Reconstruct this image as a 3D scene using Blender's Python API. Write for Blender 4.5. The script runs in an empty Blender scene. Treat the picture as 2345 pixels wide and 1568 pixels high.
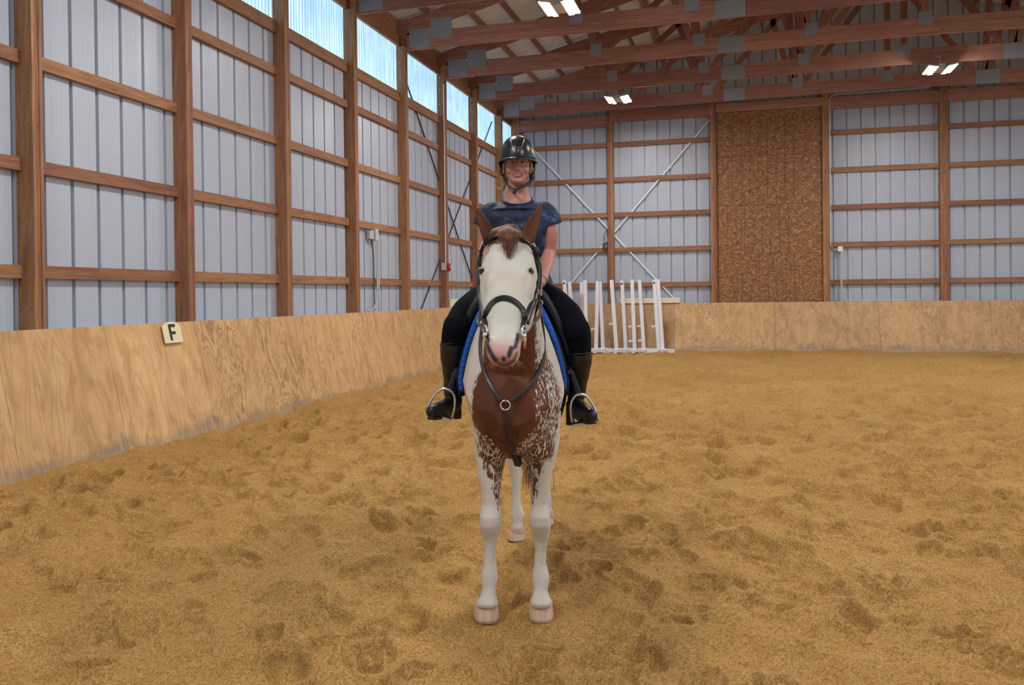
SKY, EXPO, WIN, LED = .9, 0.18, .88, 235.0   # brightness of sky, exposure, window strip, lamp lenses
import bpy, math, random
import numpy as np
from mathutils import Vector, Matrix, noise as mnoise

random.seed(7)
rng = np.random.default_rng(7)
scene = bpy.context.scene
COL = scene.collection
PI = math.pi

# ------------------------------------------------------------------ camera
F, CX, CY = 2016.75, 1172.5, 690.97
TH, PITCH, ROLL = .2579, .0083, -.0114
CAM = np.array([0., 0., 1.5])
fw = np.array([-math.sin(TH)*math.cos(PITCH), math.cos(TH)*math.cos(PITCH), -math.sin(PITCH)])
rt = np.array([math.cos(TH), math.sin(TH), 0.])
up = np.cross(rt, fw)
rt, up = rt*math.cos(ROLL)+up*math.sin(ROLL), up*math.cos(ROLL)-rt*math.sin(ROLL)
cam_data = bpy.data.cameras.new('camera')
cam_data.sensor_fit = 'HORIZONTAL'
cam_data.sensor_width = 36
cam_data.lens = F/2345*36
cam_data.shift_y = (CY-784)/2345
cam_data.clip_start = .05
cam = bpy.data.objects.new('camera', cam_data)
COL.objects.link(cam)
cam.matrix_world = Matrix(((rt[0], up[0], -fw[0], 0), (rt[1], up[1], -fw[1], 0), (rt[2], up[2], -fw[2], 1.5), (0, 0, 0, 1)))
scene.camera = cam

# ------------------------------------------------------------------ world, exposure
world = bpy.data.worlds.new('sky')
scene.world = world
world.use_nodes = True
bgn = world.node_tree.nodes['Background']
bgn.inputs['Color'].default_value = (.72, .86, 1.0, 1)
bgn.inputs['Strength'].default_value = SKY
scene.view_settings.view_transform = 'Standard'
scene.view_settings.look = 'None'
scene.view_settings.exposure = EXPO
scene.view_settings.gamma = 1
scene.view_settings.use_curve_mapping = False
scene.cycles.use_denoising = True
scene.cycles.use_adaptive_sampling = True
scene.cycles.adaptive_threshold = .02
scene.cycles.max_bounces = 5
scene.cycles.diffuse_bounces = 3
scene.cycles.sample_clamp_indirect = 6

# ------------------------------------------------------------------ helpers
def W(px, py, d):
    """world point that stands d metres ahead of the lens behind photo pixel (px, py)"""
    return CAM + d*(fw + rt*(px-CX)/F - up*(py-CY)/F)

hf = np.array([-math.sin(TH), math.cos(TH), 0.])
hr = np.array([math.cos(TH), math.sin(TH), 0.])
def L(u, d, z):
    """world point from metres right / ahead of the place where the photographer stands, and height"""
    return hr*u + hf*d + np.array([0, 0, z])

ORG = {}
class MB:
    def __init__(s): s.v = []; s.f = []
    def add(s, vs, fs):
        n = len(s.v)
        s.v.extend([tuple(map(float, p)) for p in vs])
        s.f.extend([tuple(i+n for i in f) for f in fs])
        return s
    def box(s, x0, x1, y0, y1, z0, z1):
        return s.add([(x0,y0,z0),(x1,y0,z0),(x1,y1,z0),(x0,y1,z0),(x0,y0,z1),(x1,y0,z1),(x1,y1,z1),(x0,y1,z1)],
                     [(0,3,2,1),(4,5,6,7),(0,1,5,4),(1,2,6,5),(2,3,7,6),(3,0,4,7)])
    def beam(s, a, b, w, h, upv=(0,0,1), bev=0):
        a = np.array(a, float); b = np.array(b, float)
        t = (b-a)/np.linalg.norm(b-a)
        x = np.cross(t, upv); x /= np.linalg.norm(x)
        y = np.cross(x, t)
        if bev:
            q = [(-w/2+bev,-h/2),(w/2-bev,-h/2),(w/2,-h/2+bev),(w/2,h/2-bev),(w/2-bev,h/2),(-w/2+bev,h/2),(-w/2,h/2-bev),(-w/2,-h/2+bev)]
        else:
            q = [(-w/2,-h/2),(w/2,-h/2),(w/2,h/2),(-w/2,h/2)]
        return s.loft([[a+x*i+y*j for i, j in q], [b+x*i+y*j for i, j in q]])
    def loft(s, rings, cap=True):
        m = len(rings[0]); vs = [p for r in rings for p in r]; fs = []
        for k in range(len(rings)-1):
            for i in range(m):
                j = (i+1) % m
                fs.append((k*m+i, k*m+j, (k+1)*m+j, (k+1)*m+i))
        if cap:
            fs.append(tuple(range(m-1, -1, -1)))
            fs.append(tuple((len(rings)-1)*m+i for i in range(m)))
        return s.add(vs, fs)
    def sheet(s, grid):
        """open surface from rows of points"""
        m = len(grid[0]); vs = [p for r in grid for p in r]
        fs = [(k*m+i, k*m+i+1, (k+1)*m+i+1, (k+1)*m+i) for k in range(len(grid)-1) for i in range(m-1)]
        return s.add(vs, fs)
    def tube(s, pts, r, n=8, flat=None, upv=None):
        """round (or, with flat, strap shaped) tube through pts"""
        P = [np.array(p, float) for p in pts]
        R = r if hasattr(r, '__len__') else [r]*len(P)
        rings = []; prev = None
        for i, p in enumerate(P):
            t = P[min(i+1, len(P)-1)]-P[max(i-1, 0)]
            t = t/(np.linalg.norm(t)+1e-12)
            if upv is not None: a = np.array(upv(i) if callable(upv) else upv, float)
            elif prev is not None: a = prev
            else: a = np.array((0,0,1.)) if abs(t[2]) < .9 else np.array((0,1.,0))
            x = np.cross(t, a); x /= np.linalg.norm(x)+1e-12
            y = np.cross(x, t); prev = y
            fl = flat if flat is not None else 1
            if flat is not None:
                ring = []
                for k in range(n):
                    an = 2*PI*k/n; c, sn = math.cos(an), math.sin(an)
                    ring.append(p+x*R[i]*math.copysign(abs(c)**.5, c)+y*R[i]*fl*math.copysign(abs(sn)**.5, sn))
            else:
                ring = [p+x*R[i]*math.cos(2*PI*k/n)+y*R[i]*math.sin(2*PI*k/n) for k in range(n)]
            rings.append(ring)
        return s.loft(rings)
    def ball(s, c, r, nu=16, nv=10, ax=None):
        c = np.array(c, float); r = np.array(r if hasattr(r, '__len__') else (r, r, r), float)
        A = np.eye(3) if ax is None else np.array(ax, float)
        rings = []
        for j in range(1, nv):
            ph = PI*j/nv
            rings.append([c + A.T @ (r*np.array((math.sin(ph)*math.cos(2*PI*i/nu), math.sin(ph)*math.sin(2*PI*i/nu), -math.cos(ph)))) for i in range(nu)])
        vs = [p for q in rings for p in q]; n = len(vs)
        vs += [c + A.T @ (r*np.array((0,0,-1.))), c + A.T @ (r*np.array((0,0,1.)))]
        fs = []
        for k in range(nv-2):
            for i in range(nu):
                j = (i+1) % nu
                fs.append((k*nu+i, k*nu+j, (k+1)*nu+j, (k+1)*nu+i))
        for i in range(nu):
            j = (i+1) % nu
            fs.append((n, j, i)); fs.append((n+1, (nv-2)*nu+i, (nv-2)*nu+j))
        return s.add(vs, fs)
    def obj(s, name, mat, parent=None, smooth=False, loc=None):
        me = bpy.data.meshes.new(name)
        org = np.array(ORG[parent.name] if parent is not None else (loc if loc is not None else (0, 0, 0)), float)
        me.from_pydata([tuple(np.array(p)-org) for p in s.v], [], s.f)
        me.update()
        if mat: me.materials.append(mat)
        if smooth: me.polygons.foreach_set('use_smooth', [True]*len(me.polygons))
        o = bpy.data.objects.new(name, me); COL.objects.link(o)
        if parent is not None:
            o.parent = parent
        else: o.location = tuple(org)
        ORG[o.name] = tuple(org)
        return o

def tag(o, label=None, cat=None, group=None, kind=None):
    if label: o['label'] = label
    if cat: o['category'] = cat
    if group: o['group'] = group
    if kind: o['kind'] = kind
    return o
def thing(name, loc, label=None, cat=None, group=None, kind=None):
    o = bpy.data.objects.new(name, None); COL.objects.link(o)
    o.empty_display_size = .1
    o.location = tuple(map(float, loc)); ORG[o.name] = tuple(map(float, loc))
    return tag(o, label, cat, group, kind)

def smooth_path(pts, n=8):
    """Catmull-Rom through pts"""
    P = [np.array(p, float) for p in pts]; P = [2*P[0]-P[1]]+P+[2*P[-1]-P[-2]]
    out = []
    for i in range(1, len(P)-2):
        for k in range(n):
            t = k/n
            a, b, c, d = P[i-1:i+3]
            out.append(.5*(2*b+(c-a)*t+(2*a-5*b+4*c-d)*t*t+(3*b-a-3*c+d)*t**3))
    out.append(P[-2])
    return out

# voxel union of several closed shapes -> one continuous surface
def fuse(name, mb, voxel, mat, parent, it=4, sculpt=None, taubin=True):
    o = mb.obj(name, mat, parent)
    md = o.modifiers.new('r', 'REMESH'); md.mode = 'VOXEL'; md.voxel_size = voxel; md.adaptivity = 0
    dg = bpy.context.evaluated_depsgraph_get()
    me = bpy.data.meshes.new_from_object(o.evaluated_get(dg))
    o.modifiers.clear(); old = o.data; o.data = me; bpy.data.meshes.remove(old)
    me.name = name
    n = len(me.vertices)
    v = np.empty(n*3); me.vertices.foreach_get('co', v); v = v.reshape(-1, 3)
    e = np.empty(len(me.edges)*2, int); me.edges.foreach_get('vertices', e); e = e.reshape(-1, 2)
    deg = np.bincount(e.ravel(), minlength=n).astype(float)[:, None]
    def lap(v):
        s = np.zeros_like(v)
        for k in range(3):
            s[:, k] = np.bincount(e[:, 0], v[e[:, 1], k], n)+np.bincount(e[:, 1], v[e[:, 0], k], n)
        return s/np.maximum(deg, 1)-v
    for k in range(it):
        v = v+.55*lap(v)
        if taubin: v = v-.50*lap(v)
    org = np.array(ORG[parent.name] if parent is not None else (0, 0, 0))
    if sculpt is not None:
        v = sculpt(v+org)-org
    me.vertices.foreach_set('co', v.ravel()); me.update()
    if not me.materials: me.materials.append(mat)
    me.polygons.foreach_set('use_smooth', [True]*len(me.polygons))
    return o
def verts_world(o):
    me = o.data; v = np.empty(len(me.vertices)*3); me.vertices.foreach_get('co', v)
    return v.reshape(-1, 3)+np.array(ORG[o.name])
def put_attr(o, name, val):
    a = o.data.attributes.new(name, 'FLOAT', 'POINT'); a.data.foreach_set('value', np.asarray(val, np.float32))

# value noise on arrays (used for the sand and the coat)
def vnoise(x, y, seed=0):
    xi = np.floor(x).astype(np.int64); yi = np.floor(y).astype(np.int64)
    fx = x-xi; fy = y-yi; fx = fx*fx*(3-2*fx); fy = fy*fy*(3-2*fy)
    def h(a, b):
        n = (a*374761393+b*668265263+seed*974634777) & 0xffffffff
        n = ((n ^ (n >> 13))*1274126177) & 0xffffffff
        return ((n ^ (n >> 16)) & 0xffff)/65535.
    return (h(xi, yi)*(1-fx)+h(xi+1, yi)*fx)*(1-fy)+(h(xi, yi+1)*(1-fx)+h(xi+1, yi+1)*fx)*fy

# ------------------------------------------------------------------ materials
class Nodes:
    def __init__(s, name):
        s.m = bpy.data.materials.new(name); s.m.use_nodes = True
        s.t = s.m.node_tree; s.b = s.t.nodes['Principled BSDF']; s.out = s.t.nodes['Material Output']
    def n(s, typ, **kw):
        nd = s.t.nodes.new(typ)
        for k, v in kw.items():
            if k in nd.inputs.keys() if isinstance(k, str) else False: s.inp(nd, k, v)
            else: setattr(nd, k, v)
        return nd
    def inp(s, nd, key, v):
        if isinstance(v, bpy.types.NodeSocket): s.t.links.new(v, nd.inputs[key])
        else: nd.inputs[key].default_value = v
    def pos(s, scale=(1,1,1), obj=False):
        c = s.n('ShaderNodeTexCoord').outputs['Object'] if obj else s.n('ShaderNodeNewGeometry').outputs['Position']
        mp = s.n('ShaderNodeMapping'); s.inp(mp, 'Vector', c); mp.inputs['Scale'].default_value = scale
        return mp.outputs[0]
    def noise(s, vec, scale, detail=3, rough=.55, dist=0):
        nd = s.n('ShaderNodeTexNoise'); s.inp(nd, 'Vector', vec)
        nd.inputs['Scale'].default_value = scale; nd.inputs['Detail'].default_value = detail
        nd.inputs['Roughness'].default_value = rough; nd.inputs['Distortion'].default_value = dist
        return nd.outputs['Fac']
    def math(s, op, a, b=0., c=None, clamp=False):
        nd = s.n('ShaderNodeMath', operation=op, use_clamp=clamp)
        s.inp(nd, 0, a); s.inp(nd, 1, b)
        if c is not None: s.inp(nd, 2, c)
        return nd.outputs[0]
    def ramp(s, fac, stops):
        nd = s.n('ShaderNodeValToRGB'); s.inp(nd, 'Fac', fac); r = nd.color_ramp
        while len(r.elements) < len(stops): r.elements.new(.5)
        for e, (p, c) in zip(r.elements, stops):
            e.position = p; e.color = (*c, 1) if hasattr(c, '__len__') else (c, c, c, 1)
        return nd.outputs['Color']
    def mix(s, fac, a, b, blend='MIX'):
        nd = s.n('ShaderNodeMix', data_type='RGBA', blend_type=blend)
        s.inp(nd, 0, fac)
        for i, v in ((6, a), (7, b)):
            if not isinstance(v, bpy.types.NodeSocket): v = (*v, 1)
            s.inp(nd, i, v)
        return nd.outputs[2]
    def bump(s, h, strength, dist=.01):
        nd = s.n('ShaderNodeBump'); nd.inputs['Strength'].default_value = strength; nd.inputs['Distance'].default_value = dist
        s.inp(nd, 'Height', h); s.t.links.new(nd.outputs[0], s.b.inputs['Normal'])
    def set(s, **kw):
        for k, v in kw.items():
            k = k.replace('_', ' ')
            if not isinstance(v, bpy.types.NodeSocket) and hasattr(v, '__len__') and len(v) == 3 and not k.endswith('Radius'): v = (*v, 1)
            s.inp(s.b, k, v)
        return s.m
def plain(name, col, rough=.5, metal=0, **kw):
    return Nodes(name).set(Base_Color=col, Roughness=rough, Metallic=metal, **kw)

def wood(name, axis, a, b, c):
    m = Nodes(name)
    st = [14, 14, 14]; st[axis] = .8
    v = m.pos(st)
    rnd = m.n('ShaderNodeObjectInfo').outputs['Random']
    g = m.noise(v, 1.6, 3, .6, 1.2)
    st2 = [110, 110, 110]; st2[axis] = 2.5
    fine = m.noise(m.pos(st2), 1, 2)
    ringv = m.math('FRACT', m.math('MULTIPLY', m.noise(v, .55, 1, .5, .6), 9.))
    ring = m.math('POWER', ringv, 5.)
    col = m.ramp(g, [(.3, a), (.52, b), (.75, c)])
    col = m.mix(m.math('MULTIPLY', ring, .45), col, tuple(x*.55 for x in a))
    col = m.mix(m.math('MULTIPLY', fine, .25), col, tuple(x*.6 for x in a))
    k = m.n('ShaderNodeTexVoronoi'); st3 = [9, 9, 9]; st3[axis] = 2.2
    m.inp(k, 'Vector', m.pos(st3)); k.inputs['Scale'].default_value = .8
    knot = m.ramp(k.outputs['Distance'], [(.03, 1.), (.085, 0.)])
    col = m.mix(m.math('MULTIPLY', knot, .8), col, (.035, .014, .008))
    hue = m.n('ShaderNodeHueSaturation'); m.inp(hue, 'Color', col)
    m.inp(hue, 'Value', m.math('MULTIPLY_ADD', rnd, .35, .82)); m.inp(hue, 'Hue', m.math('MULTIPLY_ADD', rnd, .02, .49))
    m.bump(fine, .25, .004)
    return m.set(Base_Color=hue.outputs[0], Roughness=.62)
PA, PB, PC = (.235, .098, .046), (.355, .160, .078), (.470, .236, .120)
WX = wood('pine_x', 0, PA, PB, PC); WY = wood('pine_y', 1, PA, PB, PC); WZ = wood('pine_z', 2, PA, PB, PC)
TX = wood('truss_x', 0, (.275, .120, .088), (.385, .178, .130), (.49, .245, .180))
TW = wood('truss_web', 2, (.23, .100, .074), (.325, .148, .108), (.42, .21, .155))
TY = wood('purlin_y', 1, (.22, .095, .066), (.30, .135, .096), (.39, .19, .135))

def steel_sheet(name, axis, col):
    m = Nodes(name)
    st = [3, 3, .25] if axis == 2 else [3, 3, 3]
    n1 = m.noise(m.pos(st), 1.5, 3)
    sp = m.noise(m.pos((60, 60, 3)), 1, 2)
    c = m.mix(m.math('MULTIPLY', n1, .5), col, tuple(x*.80 for x in col))
    c = m.mix(m.math('MULTIPLY', sp, .12), c, (.25, .26, .3))
    return m.set(Base_Color=c, Roughness=m.math('MULTIPLY_ADD', n1, .15, .30), Metallic=.0, Specular_IOR_Level=.5)
STEEL = steel_sheet('wall_sheet_steel', 2, (.50, .55, .655))
ROOFS = steel_sheet('roof_sheet_steel', 2, (.72, .79, .90))
GALV = Nodes('galvanised_plate')
_s = GALV.n('ShaderNodeTexVoronoi', feature='F1', distance='CHEBYCHEV'); GALV.inp(_s, 'Vector', GALV.pos((35, 0, 35))); _s.inputs['Scale'].default_value = 1; _s.inputs['Randomness'].default_value = 0
_h = GALV.ramp(_s.outputs['Distance'], [(.20, 1.), (.26, 0.)])
GALV = GALV.set(Base_Color=GALV.mix(_h, (.40, .44, .50), (.05, .05, .06)), Roughness=.35, Metallic=.25)

def plywood(name, amt=.85, sx=2.5, sz=.62, lift=1.):
    m = Nodes(name)
    p = m.pos((sx, sx, sz))
    big = m.noise(p, 1.3, 2, .5, 1.1)
    band = m.math('SINE', m.math('MULTIPLY', big, 80.))
    warp = m.noise(m.pos((2.6, 2.6, .9)), 1.5, 3, .6, 1.5)
    patch = m.noise(m.pos((1.6, 1.6, .7)), .9, 2)
    lines = m.ramp(m.math('MULTIPLY_ADD', band, .5, .5), [(.0, 1.), (.34, .35), (.6, 0.)])
    c = m.ramp(warp, [(q, tuple(lift*w for w in cc)) for q, cc in ((.32, (.53, .305, .122)), (.5, (.68, .415, .178)), (.68, (.76, .49, .235)))])
    c = m.mix(m.math('MULTIPLY', m.math('MULTIPLY', lines, m.ramp(patch, [(.35, .35), (.6, 1.)])), amt), c, (.30, .145, .075))
    fine = m.noise(m.pos((60, 60, 3)), 1, 2)
    c = m.mix(m.math('MULTIPLY', fine, .28), c, (.33, .18, .09))
    # scuffed, grey stained foot of the boards
    z = m.n('ShaderNodeSeparateXYZ'); m.inp(z, 0, m.n('ShaderNodeNewGeometry').outputs['Position'])
    edge = m.noise(m.pos((1.4, 1.4, 1.0)), 1.2, 5, .65)
    h = m.math('SUBTRACT', m.math('MULTIPLY_ADD', edge, .62, -.15), z.outputs[2])
    st = m.ramp(m.math('MULTIPLY_ADD', h, 4.5, .38), [(.30, 0.), (.75, 1.)])
    streak = m.noise(m.pos((16, 16, 2.)), 1, 4, .7)
    st = m.math('MULTIPLY', st, m.ramp(streak, [(.30, .15), (.62, .95)]))
    c = m.mix(st, c, (.25, .185, .135))
    dust = m.ramp(m.math('MULTIPLY_ADD', z.outputs[2], -6., .95), [(.2, 0.), (.9, .75)])
    c = m.mix(dust, c, (.40, .31, .19))
    rnd = m.n('ShaderNodeObjectInfo').outputs['Random']
    hue = m.n('ShaderNodeHueSaturation'); m.inp(hue, 'Color', c); m.inp(hue, 'Value', m.math('MULTIPLY_ADD', rnd, .18, .92))
    m.bump(fine, .15, .003)
    return m.set(Base_Color=hue.outputs[0], Roughness=.6)
PLY = plywood('plywood')
PLYA = plywood('plywood_broad_grain', .30, 2.0, .22)
PLYC = plywood('plywood_straight_grain', .6, 3.0, .34)
PLYF = plywood('plywood_fine_grain', .7, 4.2, .75, .88)
PLYO = plywood('old_plywood', .6, 4.2, .6, .66)

def osb():
    m = Nodes('strand_board')
    base = m.noise(m.pos((10, 10, 16)), 1, 4, .7, 1.)
    col = m.ramp(base, [(.3, (.14, .054, .021)), (.5, (.24, .098, .037)), (.7, (.32, .148, .058))])
    for ang, sc in ((.45, 1.), (-.5, 1.13), (1.2, .9), (-.08, 1.05)):
        mp = m.n('ShaderNodeMapping', vector_type='TEXTURE'); m.inp(mp, 'Vector', m.n('ShaderNodeNewGeometry').outputs['Position'])
        mp.inputs['Rotation'].default_value = (0, ang, 0); mp.inputs['Scale'].default_value = (.12*sc, .12, .028*sc); mp.inputs['Location'].default_value = (ang*9, 0, ang*31)
        v = m.noise(mp.outputs[0], 1, 2, .5)
        col = m.mix(m.ramp(v, [(.60, 0.), (.66, .85)]), col, (.52, .28, .12))
        col = m.mix(m.ramp(v, [(.30, .6), (.38, 0.)]), col, (.12, .048, .02))
    m.bump(base, .3, .006)
    return m.set(Base_Color=col, Roughness=.6)
OSB = osb()

def sand():
    m = Nodes('arena_sand')
    p = m.pos()
    big = m.noise(p, .55, 4, .6)
    mid = m.noise(p, 5., 4, .6)
    fine = m.noise(p, 110., 4, .75)
    lump = m.noise(p, 28., 4, .7)
    gr = m.noise(p, 300., 2, .7)
    c = m.ramp(big, [(.3, (.425, .228, .062)), (.5, (.50, .275, .080)), (.72, (.555, .33, .108))])
    c = m.mix(m.ramp(mid, [(.35, .18), (.62, 0.)]), c, (.29, .145, .038))
    c = m.mix(m.ramp(fine, [(.36, .40), (.48, 0.)]), c, (.17, .085, .025))
    vo = m.n('ShaderNodeTexVoronoi'); m.inp(vo, 'Vector', p); vo.inputs['Scale'].default_value = 150.
    bw = m.n('ShaderNodeRGBToBW'); m.inp(bw, 0, vo.outputs['Color'])
    c = m.mix(m.ramp(bw.outputs[0], [(.22, .62), (.42, 0.)]), c, (.19, .095, .030))
    c = m.mix(m.ramp(bw.outputs[0], [(.66, 0.), (.80, .45)]), c, (.62, .42, .20))
    c = m.mix(m.ramp(lump, [(.36, .22), (.5, 0.)]), c, (.25, .13, .042))
    c = m.mix(m.ramp(gr, [(.60, 0.), (.72, .6)]), c, (.64, .45, .21))
    h = m.math('ADD', m.math('MULTIPLY', lump, .35), m.math('ADD', m.math('MULTIPLY', fine, .3), m.math('MULTIPLY', bw.outputs[0], .12)))
    m.bump(h, .7, .022)
    return m.set(Base_Color=c, Roughness=.9, Specular_IOR_Level=.15)
SAND = sand()
WHITE = plain('white_paint', (.80, .80, .87), .35)
WHITEB = plain('white_board', (.80, .76, .62), .5)
GREYBOX = plain('grey_box', (.5, .52, .52), .5)
CONDUIT = plain('grey_conduit', (.55, .58, .58), .35, .2)
DARKC = plain('dark_cable', (.06, .06, .065), .5)
STRAPW = plain('white_strap', (.8, .82, .85), .35)
RED = plain('red_plastic', (.45, .02, .04), .35)
BLACKM = plain('black_metal', (.03, .03, .032), .4)

def translucent():
    m = Nodes('translucent_panel')
    sx = m.n('ShaderNodeSeparateXYZ'); m.inp(sx, 0, m.n('ShaderNodeNewGeometry').outputs['Position'])
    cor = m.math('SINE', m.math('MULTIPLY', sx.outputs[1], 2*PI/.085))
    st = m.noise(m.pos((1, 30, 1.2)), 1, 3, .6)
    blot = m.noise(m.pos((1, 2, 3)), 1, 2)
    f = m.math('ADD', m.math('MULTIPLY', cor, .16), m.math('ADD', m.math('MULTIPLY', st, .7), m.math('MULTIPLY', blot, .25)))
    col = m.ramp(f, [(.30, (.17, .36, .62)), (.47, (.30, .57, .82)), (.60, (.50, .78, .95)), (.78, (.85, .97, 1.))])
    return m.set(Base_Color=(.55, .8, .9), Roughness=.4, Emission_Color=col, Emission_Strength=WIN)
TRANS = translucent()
# ------------------------------------------------------------------ floor of sand
HOOVES = [L(-.135, 4.08, 0), L(.118, 4.08, 0), L(.025, 5.42, 0), L(.20, 5.78, 0)]
def sand_height(x, y):
    h = (vnoise(x*1.1, y*1.1, 1)-.5)*.07+(vnoise(x*3.1, y*3.1, 2)-.5)*.055+(vnoise(x*6.3, y*6.3, 3)-.5)*.048+(vnoise(x*13, y*13, 4)-.5)*.026+(vnoise(x*29, y*29, 14)-.5)*.009+(vnoise(x*60, y*60, 15)-.5)*.008
    return h
def build_floor():
    tan = np.concatenate([np.linspace(-3, -.72, 14)[:-1], np.linspace(-.72, .72, 620), np.linspace(.72, 3, 14)[1:]])
    pix = np.linspace(960, 118, 1050)
    d = np.concatenate([[-9, -4, -1, .3, .9], 1.5*F/pix, np.linspace(26.4, 40, 8)])
    wid = np.where(d > .8, d, .8+np.abs(np.minimum(d-.8, 0)))
    U = wid[:, None]*tan[None, :]; D = np.repeat(d[:, None], len(tan), 1)
    X = hr[0]*U+hf[0]*D; Y = hr[1]*U+hf[1]*D
    H = sand_height(X, Y)
    # hoofprints trodden all over the arena
    r2 = np.random.default_rng(11)
    n = 4600
    px = r2.uniform(-5.4, 12.5, n); py = r2.uniform(1.2, 22., n)
    for x, y in zip(px, py):
        dd = hf[0]*x+hf[1]*y
        if dd < 1.2: continue
        if min(math.hypot(x-q[0], y-q[1]) for q in HOOVES) < .2: continue
        i0, i1 = np.searchsorted(d, [dd-.28, dd+.28])
        an = r2.uniform(-.9, .9)+(PI if r2.random() < .5 else 0)+.3; c, s = math.cos(an), math.sin(an)
        a = r2.uniform(.045, .085); b = a*r2.uniform(1.1, 1.7); dep = r2.uniform(.022, .050)*(1 if r2.random() < .75 else 1.4)
        dx = X[i0:i1]-x; dy = Y[i0:i1]-y
        near = (np.abs(dx) < .3)
        u = (dx*c+dy*s)/a; v = (-dx*s+dy*c)/b
        rr = np.sqrt(u*u+v*v)
        wob = 1+.25*(vnoise(dx*22+x*7, dy*22+y*5, 5)-.5)
        pit = -dep*np.clip((1.12-rr*wob)/.34, 0, 1)**.8*(.75+.35*v)
        rim = dep*.62*np.exp(-((rr*wob-1.35)/.28)**2)*(.55+.6*np.clip(-v, -1, 1))
        H[i0:i1] += np.where(near, pit+rim, 0)
    # wider, softer hollows where tracks overlap
    n = 1500
    px = r2.uniform(-5.3, 12.5, n); py = r2.uniform(3., 22., n)
    for x, y in zip(px, py):
        dd = hf[0]*x+hf[1]*y
        if dd < 2.5 or min(math.hypot(x-q[0], y-q[1]) for q in HOOVES) < .4: continue
        i0, i1 = np.searchsorted(d, [dd-.5, dd+.5])
        an = r2.uniform(0, PI); c, s = math.cos(an), math.sin(an); a = r2.uniform(.09, .15); b = a*r2.uniform(1.1, 1.8)
        dep = r2.uniform(.035, .065)*min(1, .35+.65*max(0, dd-4)/4)
        dx = X[i0:i1]-x; dy = Y[i0:i1]-y; u = (dx*c+dy*s)/a; v = (-dx*s+dy*c)/b; rr = np.sqrt(u*u+v*v)
        H[i0:i1] += -dep*np.clip((1.15-rr)/.6, 0, 1)+dep*.45*np.exp(-((rr-1.35)/.3)**2)
    for q in HOOVES:      # firm, slightly sunken ground under each hoof
        g = np.exp(-((X-q[0])**2+(Y-q[1])**2)/.10**2)
        H = H*(1-g)-.004*g
        ring = np.sqrt((X-q[0])**2+(Y-q[1])**2)
        H += .012*np.exp(-((ring-.125)/.03)**2)
    # sand banked up against the kickboards
    H += .05*np.exp(-np.clip(X+5.62, 0, 9)/.25)+.045*np.exp(-np.clip(22.55-Y, 0, 30)/.3)
    H = np.where(D < 1.4, H*.5, H)
    nr, nc = H.shape
    co = np.stack([X, Y, H], -1).reshape(-1, 3)
    idx = np.arange(nr*nc).reshape(nr, nc)
    q = np.stack([idx[:-1, :-1], idx[:-1, 1:], idx[1:, 1:], idx[1:, :-1]], -1).reshape(-1, 4)
    me = bpy.data.meshes.new('floor')
    me.vertices.add(len(co)); me.vertices.foreach_set('co', co.ravel())
    me.loops.add(q.size); me.loops.foreach_set('vertex_index', q.ravel())
    me.polygons.add(len(q)); me.polygons.foreach_set('loop_start', np.arange(0, q.size, 4))
    me.polygons.foreach_set('use_smooth', np.ones(len(q), bool))
    me.update(calc_edges=True); me.materials.append(SAND)
    o = bpy.data.objects.new('floor', me); COL.objects.link(o); ORG[o.name] = (0, 0, 0)
    tag(o, 'brown sand floor of the riding arena covered in hoofprints', 'floor', kind='structure')
build_floor()

# ------------------------------------------------------------------ walls
def ribbed(mb, p0, p1, z0, z1, outward, pitch, phase, tiny=True):
    """corrugated sheet between two plan points; major ribs fold outward"""
    p0 = np.array(p0, float); p1 = np.array(p1, float); ln = np.linalg.norm(p1-p0); t = (p1-p0)/ln
    o = np.array(outward, float); prof = [(0, 0)]
    k = math.floor(-phase/pitch)-1
    while True:
        c = phase+k*pitch; k += 1
        if c > ln+pitch: break
        pts = [(c-.023, 0), (c-.018, .045), (c+.018, .045), (c+.023, 0)]
        if tiny:
            for f in (.32, .5, .68): pts += [(c+pitch*f-.014, 0), (c+pitch*f-.008, -.0016), (c+pitch*f+.008, -.0016), (c+pitch*f+.014, 0)]
        prof += [q for q in pts if 0 < q[0] < ln]
    prof.append((ln, 0))
    lo = [(*(p0+t*s+o*h), z0) for s, h in prof]; hi = [(*(p0+t*s+o*h), z1) for s, h in prof]
    mb.sheet([lo, hi])

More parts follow.
